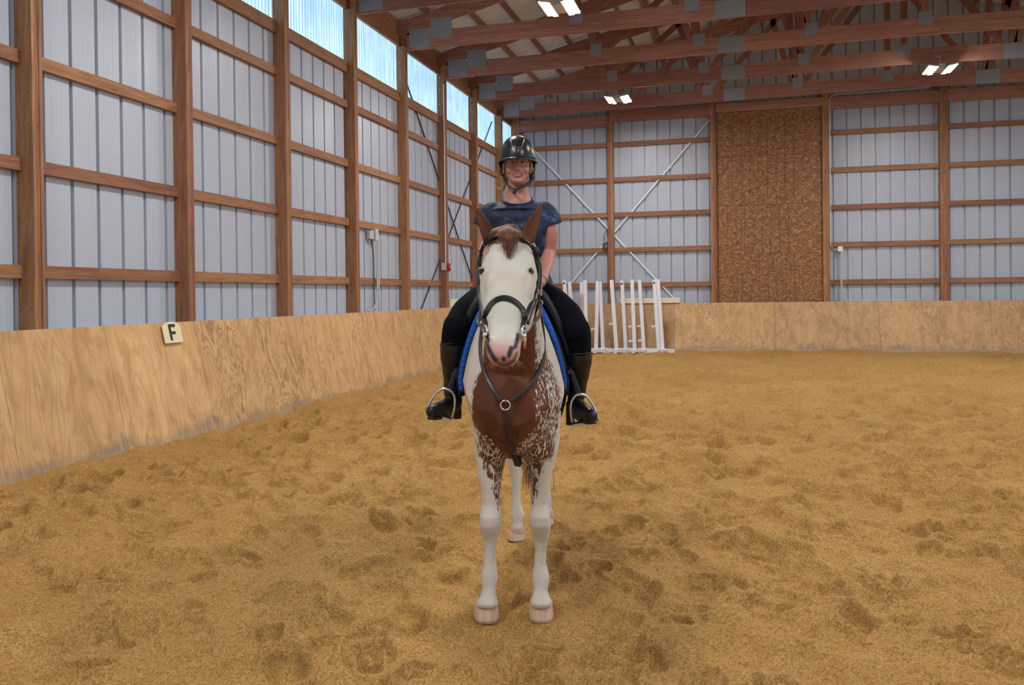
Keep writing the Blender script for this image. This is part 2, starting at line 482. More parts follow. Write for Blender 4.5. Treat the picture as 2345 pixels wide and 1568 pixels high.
S, Y0 = 2.188, 6.327
PY = [Y0+S*k for k in range(-3, 8)]
SHEET_Z = 6.34
wl = thing('wall_left', (-6.1, 8, 0), 'long side wall of grey steel sheet between brown posts and girts', 'wall', kind='structure')
m = MB(); ribbed(m, (-6.118, -2), (-6.118, 23.34), -.1, 5.24, (-1, 0), .3465, 8.985-.3465*25)
m.obj('cladding', STEEL, wl)
m = MB(); m.box(-6.22, -6.155, -2, 23.4, 6.07, 6.62); m.obj('eave_board', WY, wl)
m = MB(); m.box(-6.26, -6.22, -2, 23.4, -.1, 5.2); m.obj('outer_skin', STEEL, wl)
for k, y in enumerate(PY):
    a = thing('post', (-6.03, y+.06, 0)); a.parent = wl
    a.location = Vector(a.location)-Vector(wl.location)
    for i in range(3):
        p = MB(); w = .0395; x0 = -5.94-.004*(i == 1)
        y0 = y+i*.0405
        p.loft([[(-6.13, y0, z), (x0-.004, y0, z), (x0, y0+.004, z), (x0, y0+w-.004, z), (x0-.004, y0+w, z), (-6.13, y0+w, z)] for z in (-.2, 6.03+.25*.1)])
        p.obj('ply', WZ, a, loc=None)
    if y > 5 and y < 13:
        p = MB(); z = .35
        while z < 6:
            for xx in (-6.10, -5.985):
                zz = z+random.uniform(-.03, .03)
                p.loft([[(xx+.0055*math.cos(t), yy, zz+.0055*math.sin(t)) for t in [PI/3*q for q in range(6)]] for yy in (y-.002, y+.004)])
            z += .27
        p.obj('nails', BLACKM, a)
    if y > 14:
        p = MB()
        for zz in (5.75, 6.0, 5.45):
            p.loft([[(-6.05+.018*math.cos(t), yy, zz+.018*math.sin(t)) for t in [PI/3*q for q in range(6)]] for yy in (y-.012, y+.004)])
        p.obj('bolts', GALV, a)
ends = PY+[23.2]
for k in range(len(PY)):
    ya, yb = PY[k]+.121, (PY[k+1] if k+1 < len(PY) else 23.25)
    for lv in range(5):
        z = 1.69+.934*lv if lv < 4 else 5.06
        h = .115 if lv < 4 else .165
        g = MB(); g.loft([[(-6.112, y, z), (-6.06, y, z), (-6.06, y, z+h), (-6.112, y, z+h)] for y in (ya, yb)])
        g.obj('girt', WY, wl)
    g = MB(); g.box(-6.112, -6.06, ya, yb, 6.07, 6.25); g.obj('girt', WY, wl)
m = MB(); m.box(-6.12, -5.95, -2, 22.9, 1.215, 1.232); m.obj('sill_trim', plain('trim_steel', (.33, .35, .39), .4), wl)
# daylight strip under the eaves: one window per bay
for k in range(len(PY)):
    ya, yb = PY[k]+.118, (PY[k+1]+.004 if k+1 < len(PY) else 23.3)
    g = MB(); n = int((yb-ya)/.0212)
    lo = [(-6.118+.008*math.sin(2*PI*(ya+(yb-ya)*i/n)/.085), ya+(yb-ya)*i/n, 5.222) for i in range(n+1)]
    hi = [(x, y, 6.10) for x, y, z in lo]
    g.sheet([lo, hi])
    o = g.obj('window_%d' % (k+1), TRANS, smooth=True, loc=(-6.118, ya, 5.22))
    tag(o, 'translucent corrugated daylight panel %s' % (['in a bay nearer than the lens'] * 3 + ['high between the two nearest posts', 'high in the second bay', 'high in the third bay, blue-white', 'high in the fourth bay', 'high in the fifth bay with the dark strap', 'high in the sixth bay', 'high in the seventh bay with the rising strap', 'high in the last bay beside the corner'])[k], 'window', kind='structure')
    tr = MB(); tr.box(-6.112, -6.098, ya, yb, 6.072, 6.086)
    tr.obj('panel_edge', plain('pale_trim', (.7, .75, .5), .5) if k == 0 else bpy.data.materials['pale_trim'], wl)

# flat steel bracing straps on the left wall
for a, b in (((-6.085, 15.2, 5.76), (-6.085, 20.17, 1.24)), ((-6.085, 16.14, 1.24), (-6.085, 21.3, 5.85))):
    m = MB(); m.beam(a, b, .008, .030, (1, 0, 0)); m.obj('bracing_strap', DARKC, wl)

wb = thing('wall_back', (0, 23.3, 0), 'end wall of pale ribbed steel sheet with brown posts and girts', 'wall', kind='structure')
m = MB(); ribbed(m, (-6.12, 23.29), (13.4, 23.29), -.1, 9.3, (0, 1), .3318, 2.154+6.12-.3318*26)
m.obj('cladding', STEEL, wb)
BP = [(-6.06, -5.83), (-3.455, -3.30), (-.805, -.66), (1.90, 2.06), (4.565, 4.765), (7.25, 7.42), (9.9, 10.08)]
for x0, x1 in BP:
    p = thing('post', ((x0+x1)/2, 23.1, 0)); p.parent = wb; p.location = Vector(p.location)-Vector(wb.location)
    w = (x1-x0)/2 if x1-x0 < .19 else (x1-x0)/3
    n = 2 if x1-x0 < .19 else 3
    for i in range(n):
        q = MB(); xa = x0+i*w
        q.loft([[(xa+.002, 23.07, z), (xa+w-.002, 23.07, z), (xa+w, 23.074, z), (xa+w, 23.25, z), (xa, 23.25, z), (xa, 23.074, z)] for z in (-.2, 6.5)])
        q.obj('ply', WZ, p)
for k in range(len(BP)-1):
    xa, xb = BP[k][1], BP[k+1][0]
    if k == 2: continue
    for lv in range(5):
        z = 1.66+.927*lv; h = .12
        if k == 0 and lv == 4: z += 0.0
        g = MB(); g.loft([[(x, 23.20, z), (x, 23.255, z), (x, 23.255, z+h), (x, 23.20, z+h)] for x in (xa, xb)])
        g.obj('girt', WX, wb)
for a, b in (((-5.75, 23.21, 5.72), (-1.66, 23.21, 1.24)), ((-4.97, 23.21, 1.24), (-.80, 23.21, 5.95))):
    m = MB(); m.beam(a, b, .034, .008, (0, 1, 0)); m.obj('bracing_strap', STRAPW, wb)
# OSB infill of the wide doorway
dr = thing('door_1', (.6, 23.15, 0), 'tall doorway boarded over with brown strand board between two posts', 'door', kind='structure')
zs = [1.2, 2.47, 3.70, 4.94, 6.08]
for r in range(4):
    off = [0., .133, .0, .0][r] if r else .133*0
    xs = [-.66]
    pat = [.235, .43, .64, .85, 1.06, 1.28, 1.5, 1.71, 1.89] if r % 2 == 0 else [.1, .31, .52, .73, .94, 1.15, 1.37, 1.60, 1.80]
    x = -.66; row = [-.66]
    base = .40 if r in (0, 2, 3) else .26
    xs = [-.66]+[base-.66+.213*i for i in range(0, 8) if base-.66+.213*i < 1.80]+[1.90]
    for i in range(len(xs)-1):
        g = MB(); e = .0035
        g.box(xs[i]+e, xs[i+1]-e, 23.15, 23.17, zs[r]+e, zs[r+1]-e); g.obj('osb_board', OSB, dr)
m = MB(); m.box(-.66, 1.9, 23.175, 23.19, 1.1, 6.1); m.obj('backing', plain('dark_backing', (.05, .025, .012), .8), dr)

# header chord of the end truss, stepped from post to post
for k, (xa, xb) in enumerate([(-5.83, -3.455), (-3.30, -.805), (2.06, 4.565), (4.765, 7.25), (7.42, 9.9)]):
    z = [5.885, 5.995, 5.99, 6.0, 6.01][k]
    m = MB(); m.box(xa, xb, 23.09, 23.13, z, z+.30); m.obj('header', TX, wb)
m = MB(); m.box(-.66, 1.9, 23.09, 23.13, 6.08, 6.30); m.obj('header', TX, wb)

wf = MB(); wf.box(-6.3, 13.4, -6.4, -6.3, -.2, 9.2)
tag(wf.obj('wall_front', STEEL, loc=(3, -6.35, 0)), 'near end wall of grey steel behind the photographer', 'wall', kind='structure')

# ------------------------------------------------------------------ kickboards
kl = thing('kickboard', (-5.8, 10, 0), 'long sloping plywood kickboard under the steel side wall', 'kickboard', 'plywood kickboards')
JY = [-1.0, 1.5, 3.94, 5.85, 7.13, 8.55, 10.99, 13.43, 15.9, 18.3, 20.7, 23.0]
def board(mb, a, b, c, d, th, nrm):
    n = np.array(nrm)*th
    P = [np.array(q) for q in (a, b, c, d)]
    mb.loft([[p for p in P], [p+n for p in P]])
for i in range(len(JY)-1):
    g = MB(); a, b = JY[i]+.002, JY[i+1]-.002
    b_ = min(b, 22.6)
    board(g, (-5.625, a, -.06), (-5.625, b_, -.06), (-5.915, b_, 1.245), (-5.915, a, 1.245), .018, (-.97, 0, -.2))
    o = g.obj('plywood_sheet', [PLYA, PLYA, PLYA, PLYA, PLYA, PLY, PLYC, PLYC, PLYC, PLYC, PLYC][i], kl)
kb = thing('kickboard', (1, 22.8, 0), 'sloping plywood kickboard along the far end wall behind the white uprights', 'kickboard', 'plywood kickboards')
JX = [-5.64, -4.16, -1.72, .72, 3.16, 5.6, 8.04, 10.48, 13.2]
for i in range(len(JX)-1):
    g = MB(); a, b = JX[i]+.002, JX[i+1]-.002
    y = 22.52+.012*max(a, -2)
    y2 = 22.52+.012*max(b, -2)
    board(g, (a, y, -.06), (b, y2, -.06), (b, 23.03, 1.235), (a, 23.03, 1.235), .018, (0, .95, -.3))
    g.obj('plywood_sheet', PLYO if i < 2 else PLYF, kb)

# ------------------------------------------------------------------ roof: trusses, purlins, sheet
TS = .25
def ztop(x): return 6.575+TS*(x+5.95) if x < RX else 6.575+TS*(2*RX-x+5.95)
RX = 3.22
XR = 2*RX+5.95
NODES = [-2.80, -.81, 1.255]
ORD = {0: 'eighth', 1: 'seventh', 2: 'sixth', 3: 'fifth', 4: 'fourth', 5: 'third', 6: 'second', 7: 'first'}
def plate(mb, x, y, z, w, h):
    mb.box(x-w/2, x+w/2, y-.0245, y-.0195, z-h/2, z+h/2)
def truss(y, label):
    t = thing('roof_truss', (RX, y, 6.0), label, 'truss', 'wooden roof trusses')
    def zb(x): return 6.0+.0135*(min(x, RX)+5.95)-.0135*max(0, x-RX)
    D = .315
    spl = [-5.95, -.19, 5.3, XR]
    for a, b in zip(spl[:-1], spl[1:]):
        g = MB(); g.loft([[(x, y-.019, zb(x)), (x, y+.019, zb(x)), (x, y+.019, zb(x)+D), (x, y-.019, zb(x)+D)] for x in ([a+.002, RX, b-.002] if a < RX < b else [a+.002, b-.002])])
        g.obj('bottom_chord', TX, t)
    for a, b in ((-6.35, RX), (RX, XR+.4)):
        g = MB(); g.loft([[(x, y-.019, ztop(x)-.30), (x, y+.019, ztop(x)-.30), (x, y+.019, ztop(x)), (x, y-.019, ztop(x))] for x in (a, b)])
        g.obj('top_chord', TX, t)
    nd = NODES+[RX]+[2*RX-x for x in NODES[::-1]]
    for i, x in enumerate(nd):
        s = 1 if x <= RX else -1
        x2 = x+s*1.05
        webs = [(x-.04*s, x-.17*s)]
        if x != RX: webs.append((x+.07*s, x2+.75*s))
        else: webs = [(x, x)]
        if i in (1, 2): webs.append((x-.08, x-.6))
        if i in (4, 5): webs.append((x+.08, x+.6))
        for j, (xa, xb) in enumerate(webs):
            g = MB()
            za, zc = zb(xa)+D-.13, ztop(xb)-.16
            dx = (xb-xa); ln = math.hypot(dx, zc-za); nx, nz = (zc-za)/ln*.065, -dx/ln*.065
            g.loft([[(xa-nx, yy, za-nz), (xa+nx, yy, za+nz), (xb+nx, yy, zc+nz), (xb-nx, yy, zc-nz)] for yy in (y-.018, y+.018)])
            g.obj('web', TW, t)
        if i == 4: continue
        g = MB(); plate(g, x, y, zb(x)+D-.02, .24, .24); g.obj('connector_plate', GALV, t)
    for x, z, w, h in ((-5.70, 6.21, .40, .345), (-5.28, 6.365, .40, .36), (-.19, zb(-.19)+.15, .50, .30), (5.3, zb(5.3)+.15, .5, .3)):
        g = MB(); plate(g, x, y, z, w, h); g.obj('connector_plate', GALV, t)
    return t
for k in range(0, 8):
    truss(PY[k+3]+.14, 'brown wooden roof truss with galvanised plates, %s one out from the end wall' % ORD[k])
ce = thing('ceiling', (RX, 10, 8), 'underside of the sloping steel roof sheets above the trusses', 'ceiling', kind='structure')
for side in (0, 1):
    m = MB()
    # ribs run down the slope
    ys = []; y = -2.
    prof = []
    while y < 23.4:
        prof += [(y, 0), (y+.27, 0), (y+.285, .022), (y+.320, .022)]
        y += .335
    xa, xb = (-6.45, RX) if side == 0 else (RX, XR+.5)
    lo = [(xa, yy, ztop(xa)+.115+h) for yy, h in prof]; hi = [(xb, yy, ztop(xb)+.115+h) for yy, h in prof]
    m.sheet([lo, hi]); m.obj('roof_sheet', ROOFS, ce)
x = -6.2; kk = 0
while x < XR+.3:
    m = MB(); z = ztop(x)
    m.loft([[(x-.019, y, z-.03), (x+.019, y, z-.03), (x+.019, y, z+.108), (x-.019, y, z+.108)] for y in (-2, 23.28)])
    m.obj('purlin', TY, ce)
    x += .61
# long thin braces under the purlins
for x in (-1.9, 1.9):
    m = MB(); m.beam((x, -2, ztop(x)-.36), (x, 23.2, ztop(x)-.36), .09, .038); m.obj('brace', TY, ce)

# ------------------------------------------------------------------ lights
LAMP = Nodes('led_lens').set(Base_Color=(.9, .9, .9), Emission_Color=(1., .97, .93), Emission_Strength=LED)
LAMPB = plain('white_lamp_body', (.6, .62, .65), .4)
def light_fixture(x, y, label, z=5.86):
    t = thing('high_bay_light', (x, y, z), label, 'light', 'twin panel LED lights')
    b = MB(); b.box(x-.07, x+.07, y-.22, y+.22, z+.01, z+.09); b.box(x-.26, x+.26, y-.02, y+.02, z+.035, z+.05)
    b.obj('housing', LAMPB, t)
    for s in (-1, 1):
        h = MB(); xa, xb = (x+s*.075, x+s*.265)
        za, zc = z, z+.035
        h.loft([[(xa, yy, za+.004), (xb, yy, zc+.004), (xb, yy, zc+.03), (xa, yy, za+.03)] for yy in (y-.345, y+.345)])
        o = h.obj('light_panel', LAMPB, t)
        for q in (-1, 1):
            l = MB(); c = (xa+xb)/2+q*.045
            zc2 = za+(zc-za)*abs(c-xa)/abs(xb-xa)
            l.loft([[(c-.040, yy, zc2-.002-.0074*s*0), (c+.040, yy, zc2-.002), (c+.040, yy, zc2+.003), (c-.040, yy, zc2+.003)] for yy in (y-.33, y+.33)])
            ob = l.obj('lens', LAMP, t); ob.parent = o
    w = MB(); w.tube([(x, y, z+.09), (x, y, z+.30)], .006, 6); yt = min([p+.14 for p in PY], key=lambda q: abs(q-y)); w.tube([(x, y, z+.30), (x, yt+.022*(1 if y > yt else -1), z+.36), (x, yt+.022*(1 if y > yt else -1), z+.45)], .005, 6)
    w.obj('hanger', CONDUIT, t)
    return t
light_fixture(-2.70, 13.30, 'white twin panel light hanging nearest, at the top edge above the rider')
light_fixture(-2.72, 19.95, 'small white twin panel light hanging near the far corner left of the boarded doorway')
light_fixture(3.81, 19.2, 'white twin panel light hanging on the right before the far steel bays')
for x, y, w_ in ((3.81, 13.3, 'overhead to the right of the camera view'), (-2.7, 7.0, 'overhead between rider and camera'), (3.81, 7.0, 'overhead right of the photographer'), (-2.7, .6, 'overhead just behind the photographer'), (3.81, .6, 'overhead behind and right of the photographer'), (10.3, 13.3, 'overhead far to the right side')):
    light_fixture(x, y, 'white twin panel light %s' % w_)

# ------------------------------------------------------------------ small fittings
# arena letter
t = thing('arena_letter_sign', (-5.9, 8.1, 1.1), 'cream arched sign with black letter F fixed to the plywood kickboard', 'sign')
o0 = np.array((-5.882, 8.10, 1.142)); ax = np.array((0, 1., 0)); az = np.array((-.2165, 0, .976)); nn = np.array((.976, 0, .2165))
def onboard(a, z, n): return o0+ax*a+az*z+nn*n
arch = [(-.150, -.118), (.150, -.118), (.150, .045)]+[(.150*math.cos(q), .045+.065*math.sin(q)) for q in np.linspace(0.25, PI-.25, 12)]+[(-.150, .045)]
m = MB(); m.loft([[onboard(a, z, h) for a, z in arch] for h in (.012, .022)])
m.obj('sign_board', plain('cream_board', (.82, .74, .46), .5), t)
Fp = [(-.055, -.092), (-.018, -.092), (-.018, -.028), (.048, -.028), (.048, .005), (-.018, .005), (-.018, .050), (.058, .050), (.058, .083), (-.055, .083)]
m = MB(); m.loft([[onboard(a, z, h) for a, z in Fp] for h in (.0225, .0245)])
m.obj('letter', plain('black_paint', (.012, .012, .014), .5), t)
# red horn and box on the sixth post, fed by a white conduit
t = thing('alarm_box', (-5.93, 17.11, 2.05), 'red horn beside a grey box on the post at the end of a white conduit', 'alarm')
m = MB(); m.box(-6.02, -5.955, 17.245, 17.262, 0, 0) if False else m.box(-6.04, -5.955, 17.215, 17.266, 2.02, 2.17); m.obj('switch_box', GREYBOX, t)
m = MB(); m.loft([[(-5.94, 17.30+.055*c*r, 2.09+.085*s*r) for c, s in [(math.cos(q), math.sin(q)) for q in np.linspace(0, 2*PI, 16, endpoint=False)]] if False else [(xx, 17.325+.05*math.cos(q)*r, 2.08+.09*math.sin(q)*r) for q in np.linspace(0, 2*PI, 16, endpoint=False)] for xx, r in ((-5.939, 1), (-5.90, 1), (-5.885, .8), (-5.87, .45))])
m.obj('horn', RED, t)
m = MB(); m.ball((-5.872, 17.325, 2.085), (.012, .022, .03)); m.obj('lens', WHITE, t)
m = MB(); m.tube([(-5.962, 17.262, 5.85), (-5.962, 17.262, 2.17)], .011, 8); m.obj('conduit', STRAPW, t)
# switch with conduits in the fourth bay
t = thing('conduit_run', (-6.0, 13.8, 1.23), 'grey conduit and socket box dropping down the fourth steel bay', 'conduit')
m = MB(); m.box(-6.09, -6.03, 13.62, 13.78, 2.46, 2.60); m.box(-6.09, -6.01, 13.80, 13.93, 2.44, 2.64); m.obj('socket_box', GREYBOX, t)
m = MB(); m.tube(smooth_path([(-6.03, 13.88, 2.46), (-6.03, 13.88, 2.2), (-6.03, 13.90, 1.7), (-6.03, 13.88, 1.45), (-6.03, 13.72, 1.28), (-6.03, 13.5, 1.26)]), .014, 8)
m.tube([(-6.025, 13.95, 2.46), (-6.025, 13.95, 1.23)], .017, 8); m.obj('pipe', CONDUIT, t)
m = MB(); m.tube([(-6.05, 13.70, 2.46), (-6.05, 13.80, 2.2), (-6.05, 13.82, 1.26)], .008, 6); m.obj('cable', DARKC, t)
# insulators
for z, w_ in ((2.22, 'upper'), (1.85, 'lower')):
    m = MB(); m.loft([[(xx, 19.50+.035*r*math.cos(q), z+.035*r*math.sin(q)) for q in np.linspace(0, 2*PI, 12, endpoint=False)] for xx, r in ((-5.94, .8), (-5.925, 1), (-5.90, .9), (-5.892, .5))])
    tag(m.obj('insulator', WHITEB, loc=(-5.94, 19.5, z), smooth=True), '%s of two small white knobs on the post left of the rider' % w_, 'knob', 'white knobs on the post')
# cream boards
m = MB(); m.box(-5.96, -5.925, 17.45, 19.40, 1.247, 1.42); tag(m.obj('board', WHITEB, loc=(-5.94, 18.4, 1.25)), 'cream board standing on the side kickboard behind the rider', 'board')
m = MB(); m.beam((-3.14, 23.0, 1.302), (-1.60, 23.0, 1.310), .03, .135)
b0 = tag(m.obj('board', Nodes('new_pine').set(Base_Color=(.85, .74, .52), Roughness=.6), loc=(-2.4, 23, 1.24)), 'pale new pine board lying on the far kickboard behind the white uprights', 'board')
# box and conduits on the end wall
t = thing('conduit_run', (2.3, 23.1, 1.24), 'white junction box with conduits on the end wall right of the boarded doorway', 'conduit')
m = MB(); m.box(2.25, 2.36, 23.1, 23.19, 2.475, 2.595); m.obj('junction_box', STRAPW, t)
m = MB(); m.tube([(2.315, 23.12, 2.48), (2.315, 23.12, 1.24)], .012, 8); m.tube([(2.345, 23.12, 2.48), (2.345, 23.12, 1.35), (2.42, 23.12, 1.26), (4.4, 23.12, 1.25)], .009, 8)
m.tube([(2.25, 23.13, 2.53), (2.15, 23.13, 2.52), (2.075, 23.055, 2.62), (2.075, 23.055, 6.22), (2.12, 23.055, 6.31), (2.25, 23.055, 6.335), (4.3, 23.055, 6.36), (4.5, 23.055, 6.45)], .012, 8)
m.obj('pipe', CONDUIT, t)
# coiled hose end on the post
m = MB(); pts = [(-3.53+.065*math.cos(q), 23.16-.002*q, 2.76+.08*math.sin(q)) for q in np.linspace(0, 6*PI, 60)]
m.tube(pts, .016, 8); m.tube(smooth_path([(-3.47, 23.16, 2.84), (-3.58, 23.16, 2.98), (-3.52, 23.15, 3.12), (-3.47, 23.15, 3.2)]), .008, 6)
tag(m.obj('cable_coil', DARKC, loc=(-3.53, 23.16, 2.68), smooth=True), 'dark coil of cable hung beside the end wall post above the white uprights', 'coil')

# ------------------------------------------------------------------ jump standards
def standard(base, top, label, fx=0, foot=.30, hole=False, cups=(), wide=0, feet=((-1, -.15), (1, -.15), (0, -.5))):
    b = np.array(base, float); tp = np.array(top, float)
    t = thing('jump_standard', (b[0], b[1], 0), label, 'jump standard', 'white jump standards by the end wall')
    m = MB(); m.beam(b+(0, 0, .07), tp, .088, .088, (0, 1, 0), .006)
    if wide: m.beam(b+(.093, .03, .07), tp+(.093, .03, 0), .088, .088, (0, 1, 0), .006)
    m.obj('upright', WHITE, t)
    for dx, dy in feet:
        m = MB(); e = b+(dx*foot, dy*foot*2, 0)
        z = .055+.01
        m.beam((b[0]+dx*.04, b[1]+dy*.04, z+.012), (e[0], e[1], z-.005), .085, .09, (0, 0, 1), .005); m.obj('foot', WHITE, t)
    for zc, s in cups:
        f = (zc-.07)/(tp[2]-.07); p = b+(tp-b)*f
        m = MB(); m.beam((p[0], p[1], zc), (p[0]+s*.14, p[1]+.02, zc-.02), .05, .05, (0, 0, 1), .004); m.obj('cup', WHITE, t)
    if hole:
        p = tp-(0, .053, .085)
        m = MB(); m.loft([[(p[0]+.028*math.cos(q), p[1]-.002+h, p[2]+.022*math.sin(q)) for q in np.linspace(0, 2*PI, 14, endpoint=False)] for h in (0, .01)]); m.obj('hole', BLACKM, t)
    m = MB()
    for zz in (.16, .25):
        f = (zz-.07)/(tp[2]-.07); p = b+(tp-b)*f
        m.loft([[(p[0]+.008*math.cos(q), p[1]-.047+h, zz+.008*math.sin(q)) for q in np.linspace(0, 2*PI, 8, endpoint=False)] for h in (-.003, .005)])
    m.obj('bolts', BLACKM, t)
def bp(px, py, Y):
    d = fw+rt*(px-CX)/F-up*(py-CY)/F; k = (Y-CAM[1])/d[1]; return CAM+k*d
JS = [((1509, 797), (1498, 640), 22.05, 'widest white double upright, rightmost of the jump standards', dict(hole=True, wide=1, cups=((.68, -1),), feet=((-1, -.35), (1, -.40), (1.3, -.05)))),
      ((1475, 797), (1464.5, 641), 22.2, 'thin white jump standard just left of the widest double upright', dict(cups=((.68, -1), (.32, -1)))),
      ((1453.5, 799), (1447.5, 640), 22.0, 'white jump standard third from the right with two cups', dict(cups=((.68, -1), (.32, -1)))),
      ((1433, 797), (1424.5, 642), 22.25, 'white jump standard with a dark oval hole before the pine board end', dict(hole=True)),
      ((1412, 800), (1400.5, 641), 21.95, 'white jump standard leaning in front of the end wall post', dict(cups=((.75, -1),))),
      ((1381, 797), (1374, 645), 22.3, 'white jump standard half hidden behind its neighbour left of the post', dict()),
      ((1365, 803), (1368.5, 643.5), 21.9, 'white jump standard leaning the other way left of the post', dict(cups=((.62, -1),))),
      ((1344, 800), (1340, 641), 22.0, 'white jump standard just right of the rider\'s knee', dict()),
      ((1337, 798), (1331.5, 646), 22.3, 'narrow white jump standard behind the one by the rider\'s knee', dict()),
      ((1316, 800), (1304, 645), 22.25, 'white jump standard whose top shows right above the rider\'s thigh', dict()),
      ((1303, 800), (1292, 641), 22.0, 'leftmost white jump standard, right of the rider\'s hip', dict(hole=True))]
for (bx, by), (tx, ty), Y, lab, kw in JS:
    b = bp(bx, by, Y); tp = bp(tx, ty, Y+.12); b[2] = .0
    standard(b, tp, lab, **kw)
# ================================================================== horse
def coat():
    m = Nodes('horse_coat')
    def attr(n): 
        a = m.n('ShaderNodeAttribute'); a.attribute_name = n; return a.outputs['Fac']
    br, pk, dk = attr('brown'), attr('pink'), attr('dark')
    fl = m.noise(m.pos((120, 120, 32)), 1, 3, .6, .25)
    blo = m.noise(m.pos((14, 14, 8)), 1, 2)
    hair = m.noise(m.pos((260, 260, 40)), 1, 2)
    am = m.math('MINIMUM', m.math('MULTIPLY', m.math('MULTIPLY', br, m.math('SUBTRACT', 1., br)), 4.6), 1.)
    k = m.math('MULTIPLY_ADD', am, m.math('ADD', m.math('MULTIPLY_ADD', fl, 1.9, -.95), m.math('MULTIPLY_ADD', blo, .5, -.25)), br)
    f = m.ramp(k, [(.47, 0.), (.56, 1.)])
    big = m.noise(m.pos((5, 5, 3)), 1, 3)
    wh = m.ramp(big, [(.3, (.58, .52, .435)), (.6, (.675, .63, .56))])
    wh = m.mix(m.math('MULTIPLY', hair, .22), wh, (.50, .43, .36))
    bn = m.ramp(big, [(.3, (.105, .034, .016)), (.65, (.160, .052, .024))])
    bn = m.mix(m.math('MULTIPLY', hair, .3), bn, (.07, .022, .012))
    c = m.mix(f, wh, bn)
    c = m.mix(pk, c, (.56, .30, .265)); c = m.mix(dk, c, (.028, .024, .026))
    m.bump(m.math('MULTIPLY_ADD', big, 2., hair), .22, .006)
    return m.set(Base_Color=c, Roughness=.62, Specular_IOR_Level=.3)
COAT = coat()
HOOFM = Nodes('pale_hoof'); _p = HOOFM.noise(HOOFM.pos((50, 50, 6)), 1, 3)
HOOFM = HOOFM.set(Base_Color=HOOFM.ramp(_p, [(.3, (.55, .36, .255)), (.6, (.72, .53, .40))]), Roughness=.5)
HAIRB = Nodes('chestnut_hair'); _p = HAIRB.noise(HAIRB.pos((90, 90, 14)), 1, 3)
HAIRB = HAIRB.set(Base_Color=HAIRB.ramp(_p, [(.3, (.085, .030, .015)), (.55, (.17, .065, .032)), (.75, (.30, .14, .075))]), Roughness=.5)
EYEM = plain('dark_eye', (.012, .009, .008), .06)

def ering(c, ax, ay, rx, ry, n=24, e=2.2, egg=0., ryb=None, egg2=None):
    """superellipse ring; egg narrows the +ay side; ryb is the -ay half height"""
    out = []
    for i in range(n):
        t = 2*PI*i/n; cs, sn = math.cos(t), math.sin(t)
        x = math.copysign(abs(cs)**(2/e), cs); y = math.copysign(abs(sn)**(2/e), sn)
        r = ry if y > 0 or ryb is None else ryb
        out.append(c+ax*rx*x*(1-egg*y if y > 0 or egg2 is None else 1+egg2*y)+ay*r*y)
    return out
Zv = np.array((0, 0, 1.))
def leg_rows(mb, rows, n=20):
    rings = []
    for py, xl, xr, d, ry in rows:
        rings.append(ering(W((xl+xr)/2, py, d), hr, hf, (xr-xl)/2/F*d, ry, n))
    mb.loft(rings[::-1])

horse = thing('horse', L(.05, 4.8, 0), 'brown and white spotted horse facing the camera under saddle, standing square', 'horse')
hb = MB()
# trunk
trunk = [(3.875,.0,.10,1.13,.92),(3.91,.004,.160,1.21,.84),(3.97,.008,.202,1.30,.78),(4.06,.011,.226,1.40,.745),(4.18,.008,.234,1.49,.715),(4.35,-.004,.244,1.52,.69),(4.6,.004,.262,1.475,.67),(4.9,.035,.272,1.44,.67),(5.2,.07,.268,1.46,.72),(5.45,.10,.26,1.50,.80),(5.68,.125,.235,1.47,.88),(5.83,.14,.17,1.38,.98),(5.89,.145,.09,1.30,1.08)]
hb.loft([ering(L(u, d, (zt+zb)/2-.03), hr, Zv, w, (zt-zb)/2+.03, 36, 2.25, float(np.interp(d, [4.2, 4.6, 5.0], [.34, .26, .12])), (zt-zb)/2-.03, float(np.interp(d, [4.2, 4.6, 5.0], [.27, .13, .02]))) for d, u, w, zt, zb in trunk])
# neck
neck = [(.012,4.16,1.14,.165,.25),(.008,4.06,1.28,.140,.225),(.004,3.95,1.42,.118,.20),(.0,3.84,1.55,.100,.175),(-.005,3.73,1.66,.086,.145),(-.008,3.66,1.735,.07,.10)]
na = []
for i, (u, d, z, w, h) in enumerate(neck):
    a, b = neck[max(i-1, 0)], neck[min(i+1, len(neck)-1)]
    t = np.array((0, b[1]-a[1], b[2]-a[2])); t /= np.linalg.norm(t)
    fwd = hf*(-t[2])+Zv*t[1]          # towards the throat
    na.append(ering(L(u, d, z), hr, -fwd, w, h, 28, 2.1, .25))
hb.loft(na)
# breast and forearm muscles
for px, py, d, r in ((1122, 945, 4.01, (.085, .10, .15)), (1222, 945, 4.01, (.085, .10, .15)), (1128, 1005, 4.08, (.078, .10, .12)), (1232, 1005, 4.08, (.082, .10, .12))):
    hb.ball(W(px, py, d), r, 20, 14, [hr, hf, Zv])
